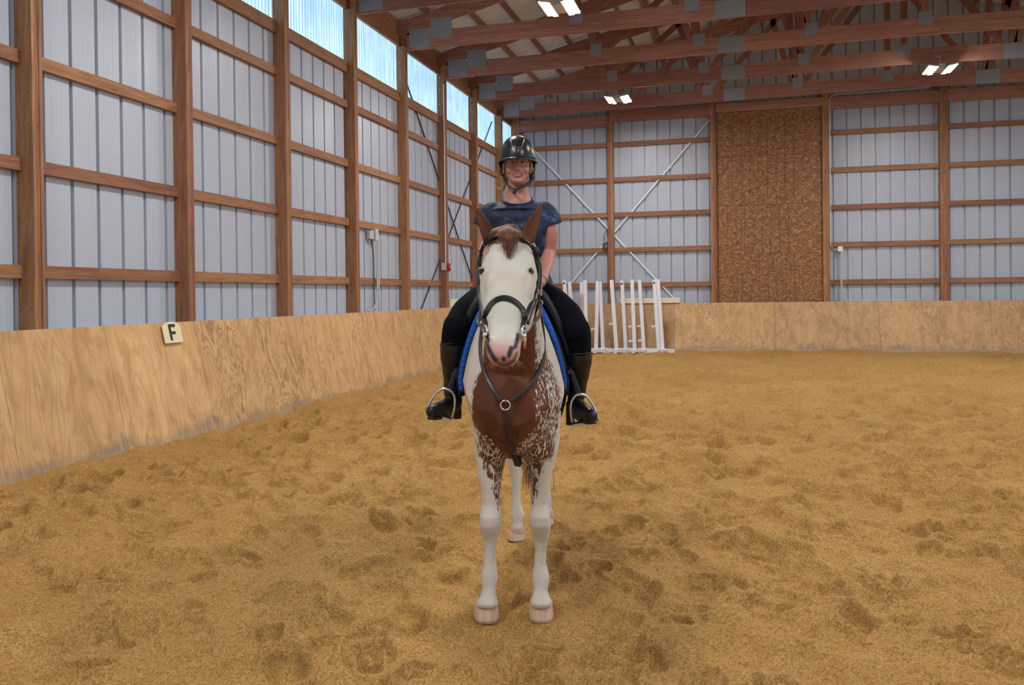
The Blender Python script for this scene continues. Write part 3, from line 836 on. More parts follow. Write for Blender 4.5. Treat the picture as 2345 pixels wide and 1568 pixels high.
# legs
FL = [(940,1080,1180,4.22,.13),(985,1082,1174,4.18,.12),(1020,1088,1166,4.15,.11),(1050,1091,1158,4.13,.10),(1087,1092.6,1150,4.12,.086),(1120,1101,1147,4.11,.070),(1151,1103.5,1144.5,4.10,.058),(1168,1100,1147,4.085,.055),(1180,1098.2,1149,4.075,.056),(1200,1098.6,1149,4.075,.054),(1214,1101,1145.5,4.083,.049),(1225,1103.5,1141.5,4.091,.044),(1238,1106.5,1138,4.097,.038),(1260,1108,1136,4.10,.034),(1290,1106,1136,4.10,.035),(1308,1101.5,1139,4.10,.042),(1322,1099.6,1140.4,4.10,.046),(1335,1101.5,1138,4.095,.042),(1346,1104,1135,4.085,.037),(1362,1099.5,1136,4.075,.040),(1376,1092.5,1140,4.07,.050),(1386,1089,1142,4.075,.051)]
FR = [(940,1185,1285,4.22,.13),(985,1186,1283,4.18,.12),(1020,1195,1280,4.15,.11),(1056,1203,1271,4.13,.10),(1087,1211,1263,4.12,.086),(1120,1215,1260,4.11,.070),(1151,1217,1255,4.10,.058),(1168,1214,1258,4.085,.055),(1180,1211.5,1261,4.075,.056),(1200,1213,1262.5,4.075,.054),(1214,1216.5,1260.5,4.083,.049),(1225,1220,1258,4.091,.044),(1238,1223.5,1254.5,4.097,.038),(1260,1225.5,1251,4.10,.034),(1290,1223.5,1251,4.10,.035),(1308,1220,1256,4.10,.042),(1322,1218,1259,4.10,.046),(1335,1220,1257,4.095,.042),(1346,1222.5,1253.5,4.085,.037),(1362,1218.5,1257,4.075,.040),(1376,1215,1263,4.07,.050),(1386,1213.5,1265.5,4.075,.051)]
HL = [(860,1125,1205,5.42,.20),(930,1138,1207,5.42,.17),(980,1150,1203,5.5,.11),(1010,1157,1200,5.56,.075),(1033,1158,1196,5.54,.062),(1060,1163,1195,5.50,.047),(1097,1171,1193,5.46,.036),(1130,1172.5,1191,5.45,.034),(1155,1171,1194,5.44,.038),(1179,1168.5,1203,5.43,.043),(1194,1173.5,1197,5.42,.037),(1207,1169.5,1199.5,5.41,.043),(1219,1166,1203,5.415,.048)]
HRr = [(860,1205,1285,5.7,.20),(920,1215,1287,5.72,.17),(965,1225,1282,5.8,.11),(1000,1235,1275,5.87,.072),(1030,1238,1268,5.86,.055),(1070,1238,1262,5.83,.038),(1119,1237,1260,5.81,.034),(1145,1232,1263.5,5.79,.042),(1158,1236,1262,5.78,.036),(1170,1233,1266,5.77,.042),(1184,1231,1270,5.775,.048)]
for r in (FL, FR, HL, HRr): leg_rows(hb, r)
# knee caps and fetlock fullness
for px, py, d, r in ((1124, 1189, 4.052, (.038, .026, .046)), (1237, 1189, 4.052, (.038, .026, .046))):
    hb.ball(W(px, py, d), r, 16, 10, [hr, hf, Zv])
# head: rings square to the face line, face side towards -jaw
JAW = hf*.70-Zv*.71; JAW /= np.linalg.norm(JAW)
head = [(522,1166,3.63,.070,.055,2.1),(538,1166,3.57,.088,.085,2.2),(556,1165,3.515,.100,.110,2.3),(578,1164,3.455,.1085,.130,2.5),(594,1163.5,3.42,.1150,.140,2.6),(608,1163.5,3.39,.1165,.146,2.6),(622,1163,3.36,.1130,.148,2.6),(640,1162.5,3.33,.1080,.148,2.6),(662,1162,3.285,.1020,.135,2.6),(690,1161,3.24,.0905,.112,2.5),(706,1160,3.205,.0820,.098,2.5),(722,1158,3.18,.0715,.086,2.4),(740,1156,3.15,.0640,.080,2.4),(755,1155,3.12,.0600,.076,2.4),(772,1153,3.09,.0590,.070,2.4),(788,1152.5,3.065,.0590,.054,2.4),(803,1153.5,3.05,.0510,.042,2.3),(815,1155,3.045,.041,.031,2.2),(823,1156,3.05,.028,.020,2.1)]
hr_ = []
for py, px, d, w, h, e in head:
    f0 = W(px, py, d)
    hr_.append(ering(f0+JAW*h, hr, -JAW, w, h, 32, e, -.12))
hb.loft(hr_)
hb.ball(W(1157, 817, 3.10), (.036, .040, .022), 16, 12, [hr, hf, Zv])     # chin
for s, px in ((-1, 1104), (1, 1223)):                                      # brows and cheek crests
    hb.ball(W(1166+s*43, 665, 3.35), (.024, .05, .075), 16, 12, [hr, hf*.7-Zv*.7, hf*.7+Zv*.7])
    hb.ball(W(1153+s*29, 786, 3.095), (.014, .022, .026), 16, 12, [hr, hf, Zv])
# ears: hollow towards the camera
def ear(rows):
    rings = []
    for i, (py, xl, xr, ry) in enumerate(rows):
        d = 3.60-.0*i; c = W((xl+xr)/2, py, d); w = max((xr-xl)/2/F*d, .005); q = []
        for k in range(20):
            t = 2*PI*k/20; x = math.cos(t); y = math.sin(t)
            if y < 0: y = -.55*abs(y)+.75*(1-x*x)*1.0
            q.append(c+hr*w*x+hf*ry*y)
        rings.append(q)
    hb.loft(rings)
ear([(556,1108,1136,.045),(540,1103,1133,.042),(525,1097.5,1130,.038),(511,1093.5,1121.5,.034),(498,1090.5,1112,.029),(487,1088.5,1104,.024),(479,1087,1097,.018),(472,1086.5,1091,.012)])
ear([(556,1196,1224,.045),(540,1197,1227,.042),(525,1197,1232,.038),(511,1203,1236.5,.034),(497,1213,1239.5,.029),(485,1222,1241,.024),(476,1230,1242,.018),(467,1238,1242,.012)])
def sculpt_horse(v):
    def push(c, r, amt, dirn):
        nonlocal v
        q = np.exp(-(((v-c)/r)**2).sum(1))[:, None]; v = v+q*amt*np.array(dirn)
    # nostrils, eye hollows, mouth corner, groove of the breast, tendon grooves
    push(W(1118, 781, 3.085), .010, .020, hf+hr*.4); push(W(1184, 781, 3.085), .010, .020, hf-hr*.4); push(W(1123, 803, 3.07), .008, .008, hf); push(W(1155, 829, 3.05), .012, .006, hf)
    push(W(1097, 640, 3.42), .02, .006, hr); push(W(1231, 640, 3.42), .02, .006, -hr)
    for px in (1134, 1200): push(W(px, 690, 3.26), .03, .006, hf)
    for z in np.linspace(.86, 1.12, 8): push(L(.005, 3.90, z), .028, .011, hf)
    return v
HB = fuse('body', hb, .0058, COAT, horse, it=5, sculpt=sculpt_horse)
vw = verts_world(HB)
U_ = vw@hr; D_ = vw@hf; Z_ = vw[:, 2]
def sdpoly(x, y, poly):
    """signed distance, positive inside"""
    P = np.array(poly, float); best = np.full(len(x), 1e9); ins = np.zeros(len(x), bool)
    for i in range(len(P)):
        a, b = P[i-1], P[i]; ab = b-a
        t = np.clip(((x-a[0])*ab[0]+(y-a[1])*ab[1])/(ab@ab+1e-12), 0, 1)
        best = np.minimum(best, np.hypot(x-a[0]-t*ab[0], y-a[1]-t*ab[1]))
        c = ((a[1] > y) != (b[1] > y)) & (x < ab[0]*(y-a[1])/(ab[1]+1e-12)+a[0]); ins ^= c
    return np.where(ins, best, -best)
def uz(px, py, d):
    p = W(px, py, d); return (p@hr, p[2])
patch = [uz(x, y, 4.0) for x, y in ((1108,800),(1102,846),(1092,862),(1085,890),(1080,925),(1081,955),(1089,976),(1100,990),(1118,1005),(1135,1030),(1156,1058),(1172,1066),(1188,1058),(1196,1015),(1212,1000),(1232,985),(1236,960),(1226,925),(1232,890),(1240,860),(1232,840),(1228,800),(1224,740),(1160,740),(1118,770))]
sd = sdpoly(U_, Z_, patch)
side = np.clip((U_-L(0, 0, 0)@hr-.06)/.08, 0, 1)
low = np.clip((.93-Z_)/.10, 0, 1)
wid = .018+.050*side+.040*low
br = np.clip(.5+sd/(2*wid)*1.0, 0, 1)
# roan flecks that run past the patch, over the shoulder and down the inside of the forearms
spk = [uz(x, y, 4.05) for x, y in ((1225,830),(1250,800),(1268,850),(1284,900),(1286,960),(1274,1010),(1262,1055),(1248,1050),(1236,1085),(1228,1120),(1222,1165),(1210,1150),(1203,1070),(1190,1050),(1160,1055),(1153,1070),(1149,1120),(1143,1170),(1134,1140),(1122,1100),(1108,1065),(1096,1045),(1091,1010),(1100,985),(1190,985),(1225,960))]
ss = sdpoly(U_, Z_, spk)
br = np.maximum(br, np.clip(.40+ss/.06, 0, .56)*np.clip((4.5-D_)/.1, 0, 1)*(ss > -.024))
br = np.where(D_ > 4.42, 0, br)
# side and rump: a scatter of faint flecks
br = np.maximum(br, np.where((Z_ > .9) & (D_ < 5.9), .20, 0)*np.clip((Z_-.9)/.2, 0, 1))
# neck, poll, ears
nk = (D_ > 3.56-.0*Z_) & (Z_ > 1.14) & (D_ < 4.32) & (Z_ > 1.14+(D_-3.9)*.6)
nkw = np.clip((.12-np.abs(U_+.0))/.03, 0, 1)
facef = (D_ < 3.52+(1.64-Z_)*.0) & (Z_ > 1.2)
br = np.where(nk & ~facef, np.maximum(br, nkw*np.clip((Z_-1.14)/.06, 0, 1)), br)
edge = 1.701-.55*np.abs(U_-W(1165, 560, 3.5)@hr)**1.6+.012*vnoise(U_*60, Z_*20, 9)
poll = np.clip((Z_-edge)/.014+.5, 0, 1)*np.where(D_ > 3.3, 1, 0)
br = np.where((D_ < 3.75) & (Z_ > 1.62), np.maximum(np.where(D_ < 3.55, 0, br), poll), br)
face = (D_ < 3.53) & (Z_ > 1.22) & (Z_ < 1.66)
br = np.where(face, np.where(np.abs(U_-W(1165, 600, 3.4)@hr) > .095, .24, .06), br)
HEADV = (D_ < 3.4) & (Z_ > 1.2)
def blob(px, py, d, rx, ry, rz=None, ang=0):
    c = W(px, py, d); q = vw-c; x = q@hr; z = q[:, 2]; y = q@hf
    ca, sa = math.cos(ang), math.sin(ang); x, z = x*ca+z*sa, -x*sa+z*ca
    return np.clip(1.6-1.2*np.sqrt((x/rx)**2+(z/ry)**2+(y/.06)**2*.4), 0, 1)*HEADV
pk = np.clip((1.36-Z_+.02*(vnoise(U_*40, Z_*40, 3)-.5))/.055, 0, 1)*HEADV
pk = np.maximum(pk, .55*blob(1214, 626, 3.4, .020, .018)); pk = np.maximum(pk, .5*blob(1104, 628, 3.42, .018, .018))
dk = np.zeros(len(vw))
def streak(pts, d, hw, soft=.006):
    """mark along a polyline on the muzzle (pigment patches and the painted-in shade of the nostrils, fixed to the skin)"""
    P = [W(x, y, d) for x, y in pts]; best = np.full(len(vw), 9.)
    for a, b in zip(P[:-1], P[1:]):
        ab = b-a; t = np.clip(((vw-a)@ab)/(ab@ab), 0, 1); r = vw-a-t[:, None]*ab
        best = np.minimum(best, np.sqrt((r@hr)**2+r[:, 2]**2))
    return np.clip((hw-best)/soft+.5, 0, 1)*HEADV
for P, hw, a in (([(1115,768),(1115.5,788),(1121,803),(1131,818)], .0065, 1), ([(1121,803),(1135,823)], .0085, .95), ([(1186,768),(1184,783),(1179,795)], .0068, 1), ([(1171,797),(1166,812)], .0088, 1), ([(1179,795),(1172,800)], .004, .9),  # nostrils among these have their inner shade painted in; the rest is pigment
                 ([(1153,819),(1154,824)], .0062, 1), ([(1133,826),(1145,833),(1160,835),(1176,826),(1183,808)], .0055, .75), ([(1144,835),(1164,836)], .009, .68)):
    dk = np.maximum(dk, a*streak(P, 3.07, hw))
dk = np.maximum(dk, .85*blob(1098, 620, 3.43, .013, .012)); dk = np.maximum(dk, .85*blob(1219, 621, 3.40, .014, .012))
# pasterns faintly pink above the hoof, inside of the ears darker
pk = np.maximum(pk, np.clip((.085-Z_)/.03, 0, .55))
ear_ = np.clip((Z_-1.765)/.03, 0, 1)*np.clip((3.604-D_)/.012, 0, 1)*(D_ > 3.5); dk = np.maximum(dk, .38*ear_)
put_attr(HB, 'brown', br); put_attr(HB, 'pink', np.clip(pk, 0, 1)); put_attr(HB, 'dark', np.clip(dk, 0, 1))
# eyes, set into the sides of the head, with lids and pale lashes
from mathutils.bvhtree import BVHTree
def bvh_of(*objs):
    V = []; P = []
    for o in objs:
        n = len(V); V += [tuple(q) for q in verts_world(o)]
        P += [tuple(i+n for i in p.vertices) for p in o.data.polygons]
    return BVHTree.FromPolygons(V, P)
BH = bvh_of(HB)
def on_coat(px, py):
    dr = fw+rt*(px-CX)/F-up*(py-CY)/F; h = BH.ray_cast(Vector(CAM), Vector(dr/np.linalg.norm(dr)))
    return np.array(h[0]), np.array(h[1])
LIDM = plain('eyelid', (.42, .31, .27), .5)
for s, px in ((-1, 1104.5), (1, 1217)):
    c, nrm = on_coat(px, 620.5)
    nrm = nrm+hr*s*(.15 if s < 0 else .4); nrm /= np.linalg.norm(nrm)
    e1 = np.cross(Zv, nrm); e1 /= np.linalg.norm(e1); e2 = np.cross(nrm, e1)
    e = MB(); e.ball(c-nrm*(.001 if s < 0 else .005), (.0175, .0130, .0145), 20, 14, [e1, nrm, e2]); e.obj('eye', EYEM, horse, True)
    for a0, a1, r in ((.05*PI, .95*PI, .0030), (1.08*PI, 1.92*PI, .0022)):
        m = MB(); ts = np.linspace(a0, a1, 15)
        m.tube([c+nrm*(.003-.006*math.cos(t)**2)+e1*.0185*math.cos(t)+e2*.0142*math.sin(t) for t in ts], [r*(.5+.5*abs(math.sin((t-a0)/(a1-a0)*PI))) for t in ts], 8); m.obj('eyelid', COATL if False else LIDM, horse, True)
    m = MB()
    for k in range(12):
        t = PI*(.2+.6*k/11); a = c+nrm*.006+e1*.0165*math.cos(t)+e2*.0130*math.sin(t); dv = nrm*.011-Zv*.006+hr*s*.004
        m.tube([a, a+dv*.5+Zv*.002, a+dv], [.0005, .0004, .0002], 4)
    m.obj('eyelashes', plain('pale_lash', (.65, .6, .52), .5) if s < 0 else bpy.data.materials['pale_lash'], horse)
# hooves
def hoof(c, w, ln, h, name='hoof'):
    m = MB(); rings = []
    for f, sx in ((0, 1.04), (.25, 1.02), (.8, .955), (.93, .95), (1., .90)):
        cc = np.array(c)+Zv*(h*f-.006)+hf*(.006*f)
        rings.append(ering(cc, hr, hf, w*sx, ln*(1-.10*f), 28, 2.4))
    m.loft(rings); m.obj(name, HOOFM, horse, True)
for (px, d, w, ln, h) in ((1114, 4.080, .0565, .069, .082), (1239.5, 4.080, .0555, .069, .082), (1184.5, 5.41, .050, .064, .052), (1252, 5.77, .052, .064, .052)):
    p = W(px, 1400, d); u = p@hr
    hoof(L(u, d, 0), w, ln, h)
# forelock, mane and tail: locks of hair
def lock(mb, pts, r, n=5): mb.tube(smooth_path(pts, 4), [r*(1-.75*(i/(4*(len(pts)-1)))**1.5) for i in range(4*(len(pts)-1)+1)], n)
r3 = np.random.default_rng(5)
m = MB()
for i in range(520):
    a = r3.normal(0, .45); b = r3.normal(0, 1)
    x0 = 1162+a*14; x1 = 1165+a*22+b*2; x2 = 1166+a*17+b*2.5; e = r3.uniform(554, 597)-abs(a)*24
    lf = r3.uniform(0, .012)
    lock(m, [W(x0, 516+abs(a)*5, 3.60), W((x0+x1)/2, 522+abs(a)*6, 3.535-lf), W(x1, 540, 3.50-lf), W(x2, e, 3.445-lf*.5+(570-e)*.0012)], r3.uniform(.0009, .0017))
for i in range(220):      # roots swept over the poll towards the left ear
    t = r3.uniform(0, 1); q = r3.normal(0, 1.5)
    lock(m, [W(1176-26*t+q, 516+q*.5+4*t, 3.62), W(1158-28*t+q, 519+6*t, 3.57), W(1146-24*t+q*1.5, 530+7*t, 3.545)], r3.uniform(.0012, .002))
m.obj('forelock', HAIRB, horse, True)
m = MB()
for i in range(120):
    t = r3.uniform(0, 1); u = .01+r3.normal(0, .008); d = 3.72+.55*t; z = 1.76-.24*t
    lock(m, [L(u, d, z), L(u-.05, d+.02, z-.02), L(u-.11-.02*r3.random(), d+.03, z-.14-.05*r3.random())], .003)
m.obj('mane', HAIRB, horse, True)
m = MB(); TAILC = Nodes('tail_hair'); _p = TAILC.noise(TAILC.pos((60, 60, 6)), 1, 2)
TAILC = TAILC.set(Base_Color=TAILC.ramp(_p, [(.3, (.20, .09, .035)), (.7, (.42, .25, .12))]), Roughness=.5)
for i in range(260):
    a = r3.normal(0, .026); b = r3.normal(0, .02); e = r3.uniform(.16, .5)
    lock(m, [L(.145+a*.3, 5.85, 1.33), L(.145+a*.7, 5.97+b, 1.15), L(.14+a*1.2, 5.99+b, .75), L(.125+a*1.7, 5.98+b, e)], .005)
m.obj('tail', TAILC, horse, True)
# whiskers
m = MB()
for i in range(60):
    a = r3.uniform(-1, 1); p = W(1156+a*26, 826-9*a*a+r3.uniform(-4, 4), 3.085)
    dv = hr*(a*.022+r3.normal(0, .008))+Zv*(-.018-r3.uniform(0, .022))-hf*r3.uniform(-.01, .012)
    m.tube([p, p+dv*.6, p+dv+Zv*.003], [.00045, .0004, .0002], 4)
m.obj('whiskers', plain('whisker', (.42, .30, .2), .5), horse)
# ================================================================== tack
def S(px, py, off=.006, dmax=9., d0=None):
    """point lying just off the horse's coat where the strap runs"""
    dr = fw+rt*(px-CX)/F-up*(py-CY)/F; ln = np.linalg.norm(dr)
    h = BH.ray_cast(Vector(CAM), Vector(dr/ln))
    if h[0] is not None and np.dot(np.array(h[0])-CAM, fw) < dmax:
        return np.array(h[0])-dr/ln*off*.6+np.array(h[1])*off*.6
    return W(px, py, d0 if d0 else dmax)
def relax(p, n=2):
    p = [np.array(q) for q in p]
    for _ in range(n): p = [p[0]]+[.25*p[i-1]+.5*p[i]+.25*p[i+1] for i in range(1, len(p)-1)]+[p[-1]]
    return p
LEATH = Nodes('black_leather'); _p = LEATH.noise(LEATH.pos((120, 120, 120)), 1, 2); LEATH.bump(_p, .15, .002)
LEATH = LEATH.set(Base_Color=(.011, .010, .011), Roughness=.46)
BROWNL = plain('dark_brown_leather', (.035, .018, .013), .4)
STEELM = plain('polished_steel', (.80, .81, .83), .26, 1.0)
def facing(p): 
    v = CAM-np.array(p); return v/np.linalg.norm(v)
def strap(mb, pts, w, th=.35, n=10, sm=5):
    P = smooth_path(pts, sm)
    mb.tube(P, w/2, n, flat=th, upv=lambda i: facing(P[i]))
bridle = thing('bridle', W(1165, 800, 3.1), 'black leather bridle with padded noseband on the horse\'s white face', 'bridle')
m = MB(); pts = [S(x, y, .007, 3.75, 3.5) for x, y in ((1106,566),(1113,557),(1124,549.5),(1138,544),(1152,542),(1165,541.5),(1180,543),(1193,547),(1207,555),(1217,564))]
pts = [W(1100.5, 579, 3.56)]+relax(pts)+[W(1226, 577, 3.54), W(1229, 594, 3.56)]
strap(m, pts, .0145, .5); m.obj('browband', LEATH, bridle, True)
m = MB(); strap(m, [W(1101, 576, 3.55), W(1106, 562, 3.62), W(1122, 540, 3.72), W(1165, 528, 3.76), W(1205, 540, 3.72), W(1222, 562, 3.62), W(1228, 580, 3.55)], .018, .3); m.obj('headpiece', LEATH, bridle, True)
NB = [(1117.5,714),(1124,700),(1134,689),(1146,684),(1157,683),(1168,686),(1180,693),(1190,703),(1197.5,715)]
pts = [W(1107.5, 744, 3.27), W(1110, 729, 3.235)]+relax([S(x, y, .010, 3.4, 3.22) for x, y in NB], 1)+[W(1202, 726, 3.19), W(1202, 738, 3.21)]
m = MB(); strap(m, pts, .0205, .55); m.obj('noseband', LEATH, bridle, True)
m = MB(); strap(m, [W(1205, 740, 3.23), W(1211, 720, 3.27), W(1220, 698, 3.33), W(1226, 684, 3.38)], .026, .35); strap(m, [W(1110, 742, 3.28), W(1106, 722, 3.33), W(1102, 700, 3.38)], .022, .35); m.obj('noseband_strap', LEATH, bridle, True)
for name, P in (('cheekpiece', [(1101,582,3.555),(1094.5,612,3.50),(1094.5,640,3.44),(1097,668,3.39),(1101,692,3.33),(1106,716,3.27),(1111.5,740,3.20),(1112,752,3.19)]),
                ('cheekpiece', [(1229,588,3.56),(1232.5,612,3.52),(1231,635,3.46),(1228,660,3.40),(1222.5,680,3.34),(1214,702,3.27),(1205,724,3.21),(1199,742,3.175),(1198,752,3.16)]),
                ('throatlatch', [(1229,585,3.62),(1236,610,3.60),(1236,640,3.58),(1233,668,3.57),(1230,690,3.58),(1226,712,3.60),(1200,740,3.64),(1165,748,3.66),(1130,735,3.64),(1105,690,3.60),(1098,640,3.58),(1099,590,3.60)])):
    m = MB(); strap(m, [W(*q) for q in P], .017, .4); m.obj(name, LEATH, bridle, True)
m = MB()
for px, py, d in ((1111.5, 757, 3.18), (1199, 758, 3.155)):
    c = W(px, py+5, d)
    m.tube([c+(hf*.7+hr*(.25 if px > 1150 else -.25))*.026*math.cos(t)+Zv*.026*math.sin(t) for t in np.linspace(0, 2*PI, 25)], .0042, 8)
    m.ball(c-Zv*.008-hf*.02, .011, 12, 8)
    m.tube([W(px+(3 if px > 1150 else -1), py+14, d-.01), W(px+(3 if px > 1150 else -1), py+38, d+.02)], .005, 8)
m.tube([W(1111.5, 766, 3.19), W(1156, 800, 3.19), W(1201, 766, 3.175)], .007, 8)
m.obj('bit', STEELM, bridle, True)
for px, py in ((1231, 668), (1108, 738)):
    m = MB(); c = W(px, py, 3.50 if py < 640 else 3.40 if py < 700 else 3.25)
    m.tube([c+hr*.006*math.cos(t)+Zv*.009*math.sin(t)-hf*.01 for t in np.linspace(0, 2*PI, 13)], .0018, 6); m.obj('buckle', STEELM, bridle, True)
HANDL, HANDR = W(1146, 664, 4.36), W(1229, 662, 4.36)
for s, (a, hnd) in enumerate((((1111.5, 764, 3.20), HANDL), ((1202, 764, 3.19), HANDR))):
    m = MB()
    mid = [(1105, 752, 3.45), (1096, 725, 3.85)] if s == 0 else [(1214, 748, 3.45), (1238, 715, 3.85)]
    strap(m, [W(*a)]+[W(*q) for q in mid]+[hnd], .014, .3); m.obj('rein', LEATH, bridle, True)

# breastplate
bpz = thing('breastplate', W(1157, 927, 3.88), 'dark leather breastplate straps meeting at a steel ring on the brown chest', 'breastplate')
ring = S(1157, 927, .012, 4.2)
LB = [(1104,768),(1101,790),(1101.5,812),(1105,835),(1111,856),(1121,878),(1135,901),(1147,917)]
RB = [(1244,790),(1244,812),(1240,835),(1233,856),(1221,878),(1205,896),(1186,911),(1168,920)]
m = MB(); strap(m, relax([W(1106, 742, 4.18), W(1104, 756, 4.15)]+[S(x, y, .012, 4.3, 4.1) for x, y in LB], 3), .019, .4); m.obj('neck_strap', BROWNL, bpz, True)
m = MB(); strap(m, relax([W(1234, 694, 4.18), W(1240, 722, 4.15), W(1243.5, 755, 4.12)]+[S(x, y, .012, 4.3, 4.1) for x, y in RB], 3), .019, .4); m.obj('neck_strap', BROWNL, bpz, True)
m = MB(); m.tube([ring+hr*.021*math.cos(t)+Zv*.021*math.sin(t) for t in np.linspace(0, 2*PI, 25)], .004, 8)
m.tube([S(1231, 695, .02, 4.2, 4.2)+hr*.014*math.cos(t)+Zv*.012*math.sin(t) for t in np.linspace(0, 2*PI, 17)], .003, 6) if False else None
m.obj('ring', STEELM, bpz, True)
m = MB(); strap(m, relax([S(x, y, .010, 4.3, 4.05) for x, y in ((1158,938),(1161,955),(1164,975),(1167,995),(1170,1015))], 2)+[W(1176, 1040, 3.99), W(1183, 1061, 4.01)], .024, .4)
m.obj('girth_strap', BROWNL, bpz, True)
m = MB(); strap(m, [W(1179, 1026, 4.02), W(1187, 1045, 4.03), W(1191, 1063, 4.04)], .024, .4); m.box(0, 0, 0, 0, 0, 0) if False else None
strap(m, [W(1180, 1062, 4.015), W(1192, 1064, 4.04)], .02, .5); m.obj('girth_loop', LEATH, bpz, True)
m = MB(); strap(m, [W(1228, 735, 4.10), W(1229, 748, 4.08), W(1236, 760, 4.08), W(1243, 758, 4.10)], .03, .4); m.obj('strap_end', LEATH, bpz, True)
m = MB(); c = W(1236, 693, 4.16); m.tube([c+hr*.014*math.cos(t)+Zv*.012*math.sin(t) for t in np.linspace(0, 2*PI, 17)], .003, 6); m.obj('buckle', STEELM, bpz, True)

# shells that lie over the back
TD = np.array([q[0] for q in trunk])
def trunk_pt(d, t, off):
    q = [np.interp(d, TD, [r[k] for r in trunk]) for k in (1, 2, 3, 4)]
    u, w, zt, zb = q
    e = 2.25; cs, sn = math.cos(t), math.sin(t); eg = float(np.interp(d, [4.2, 4.6, 5.0], [.34, .26, .12])); e2 = float(np.interp(d, [4.2, 4.6, 5.0], [.27, .13, .02]))
    x = math.copysign(abs(cs)**(2/e), cs); y = math.copysign(abs(sn)**(2/e), sn)
    hh = (zt-zb)/2+(.03 if y > 0 else -.03)
    return L(u+(w*(1-eg*y if y > 0 else 1+e2*y)+off)*x, d, (zt+zb)/2-.03+(hh+off)*y)
def shell(mb, front, back, ta, tb, oi, oo, nt=26, nd=10):
    """front/back: depth as a function of 0..1 from spine to hem; oi/oo: inner/outer offset functions of (s, f)"""
    G = []
    for o in (oi, oo):
        g = []
        for i in range(nt+1):
            s = i/nt; t = ta+(tb-ta)*s; a, b = front(s), back(s)
            g.append([trunk_pt(a+(b-a)*j/nd, t, o(s, j/nd)) for j in range(nd+1)])
        G.append(g)
    nr, nc = nt+1, nd+1; vs = [p for g in G for r in g for p in r]; N = nr*nc; fs = []
    for i in range(nt):
        for j in range(nd):
            a = i*nc+j
            fs.append((a, a+1, a+nc+1, a+nc)); fs.append((N+a, N+a+nc, N+a+nc+1, N+a+1))
    rim = [(0, j) for j in range(nd)]+[(i, nd) for i in range(nt)]+[(nt, j) for j in range(nd, 0, -1)]+[(i, 0) for i in range(nt, 0, -1)]
    for k in range(len(rim)):
        a = rim[k][0]*nc+rim[k][1]; b = rim[(k+1) % len(rim)][0]*nc+rim[(k+1) % len(rim)][1]
        fs.append((a, N+a, N+b, b))
    mb.add(vs, fs)
pad = thing('saddle_pad', L(.02, 4.7, 1.0), 'royal blue quilted saddle pad showing along both sides of the horse\'s shoulders', 'saddle pad')
BLUE = Nodes('blue_quilt'); _s = BLUE.n('ShaderNodeSeparateXYZ'); BLUE.inp(_s, 0, BLUE.pos()); _q = BLUE.math('SINE', BLUE.math('MULTIPLY', _s.outputs[2], 2*PI/.030)); BLUE.bump(_q, .35, .004)
_n = BLUE.noise(BLUE.pos((80, 80, 80)), 1, 2)
BLUE = BLUE.set(Base_Color=BLUE.ramp(_n, [(.3, (.008, .075, .42)), (.7, (.016, .125, .62))]), Roughness=.75)
NAVY = plain('navy_cloth', (.008, .010, .022), .7)
for s, nm in ((1, 'side'), (-1, 'side')):
    m = MB(); ta, tb = (PI/2, -.10) if s > 0 else (PI/2, PI+.10)
    shell(m, lambda s_: 4.40+.05*(1-s_)-.05*math.sin(PI*s_), lambda s_: 5.05, ta, tb, lambda s_, f: .004, lambda s_, f: .042-.018*s_-.012*f, 40)
    o = m.obj('quilted_side', BLUE, pad, True)
    m = MB(); shell(m, lambda s_: 4.455+.05*(1-s_)-.05*math.sin(PI*s_), lambda s_: 5.05, ta, tb-s*.05, lambda s_, f: .020-.01*s_, lambda s_, f: .050-.016*s_, 30)
    m.obj('lining', NAVY, pad, True)
sad = thing('saddle', L(.02, 4.7, 1.45), 'black leather english saddle under the rider with steel stirrups', 'saddle')
for s in (1, -1):
    m = MB(); ta, tb = (PI/2-.25, .02) if s > 0 else (PI/2+.25, PI-.02)
    shell(m, lambda s_: 4.45-.05*math.sin(PI*min(1, s_*1.1))+.02*s_**3, lambda s_: 4.92-.1*s_, ta, tb, lambda s_, f: .045, lambda s_, f: .098-.030*s_ if f < .15 else .075-.022*s_, 30)
    m.obj('flap', LEATH, sad, True)
m = MB(); shell(m, lambda s_: 4.50+.04*(abs(s_-.5)*2), lambda s_: 5.02, .55, PI-.55, lambda s_, f: .03, lambda s_, f: .075+.05*math.exp(-(f/.16)**2)*math.exp(-((s_-.5)/.28)**2)+.08*max(0, f-.7), 24, 14); m.obj('seat', LEATH, sad, True)
m = MB(); m.tube([trunk_pt(4.56, PI/2-.1*PI*k/2, .06) if False else trunk_pt(4.60, -PI/2+PI*k/24-PI/2+PI/2, .012) for k in range(0, 25)], .012, 8, flat=.5, upv=hf)
m.obj('girth', LEATH, sad, True)
ST = {-1: dict(arch=[(978,940),(983,926),(990.6,912),(1000,899),(1012,891),(1023,890.5),(1033.5,896),(1039.5,905),(1041.5,917),(1040,935),(1034,957)], tread=((977,943),(1034,962)), lea=[(1058,812,4.50),(1050,838,4.47),(1040,862,4.455),(1028.5,892,4.44)]),
      1: dict(arch=[(1310.5,967),(1307.8,950),(1306.8,932),(1310,918),(1318,906),(1330,902.5),(1340,905.5),(1349,914),(1357.6,928),(1363.5,942),(1368.5,960)], tread=((1312,973),(1369.5,964)), lea=[(1300,815,4.50),(1306,842,4.47),(1314,868,4.455),(1326,903,4.44)])}
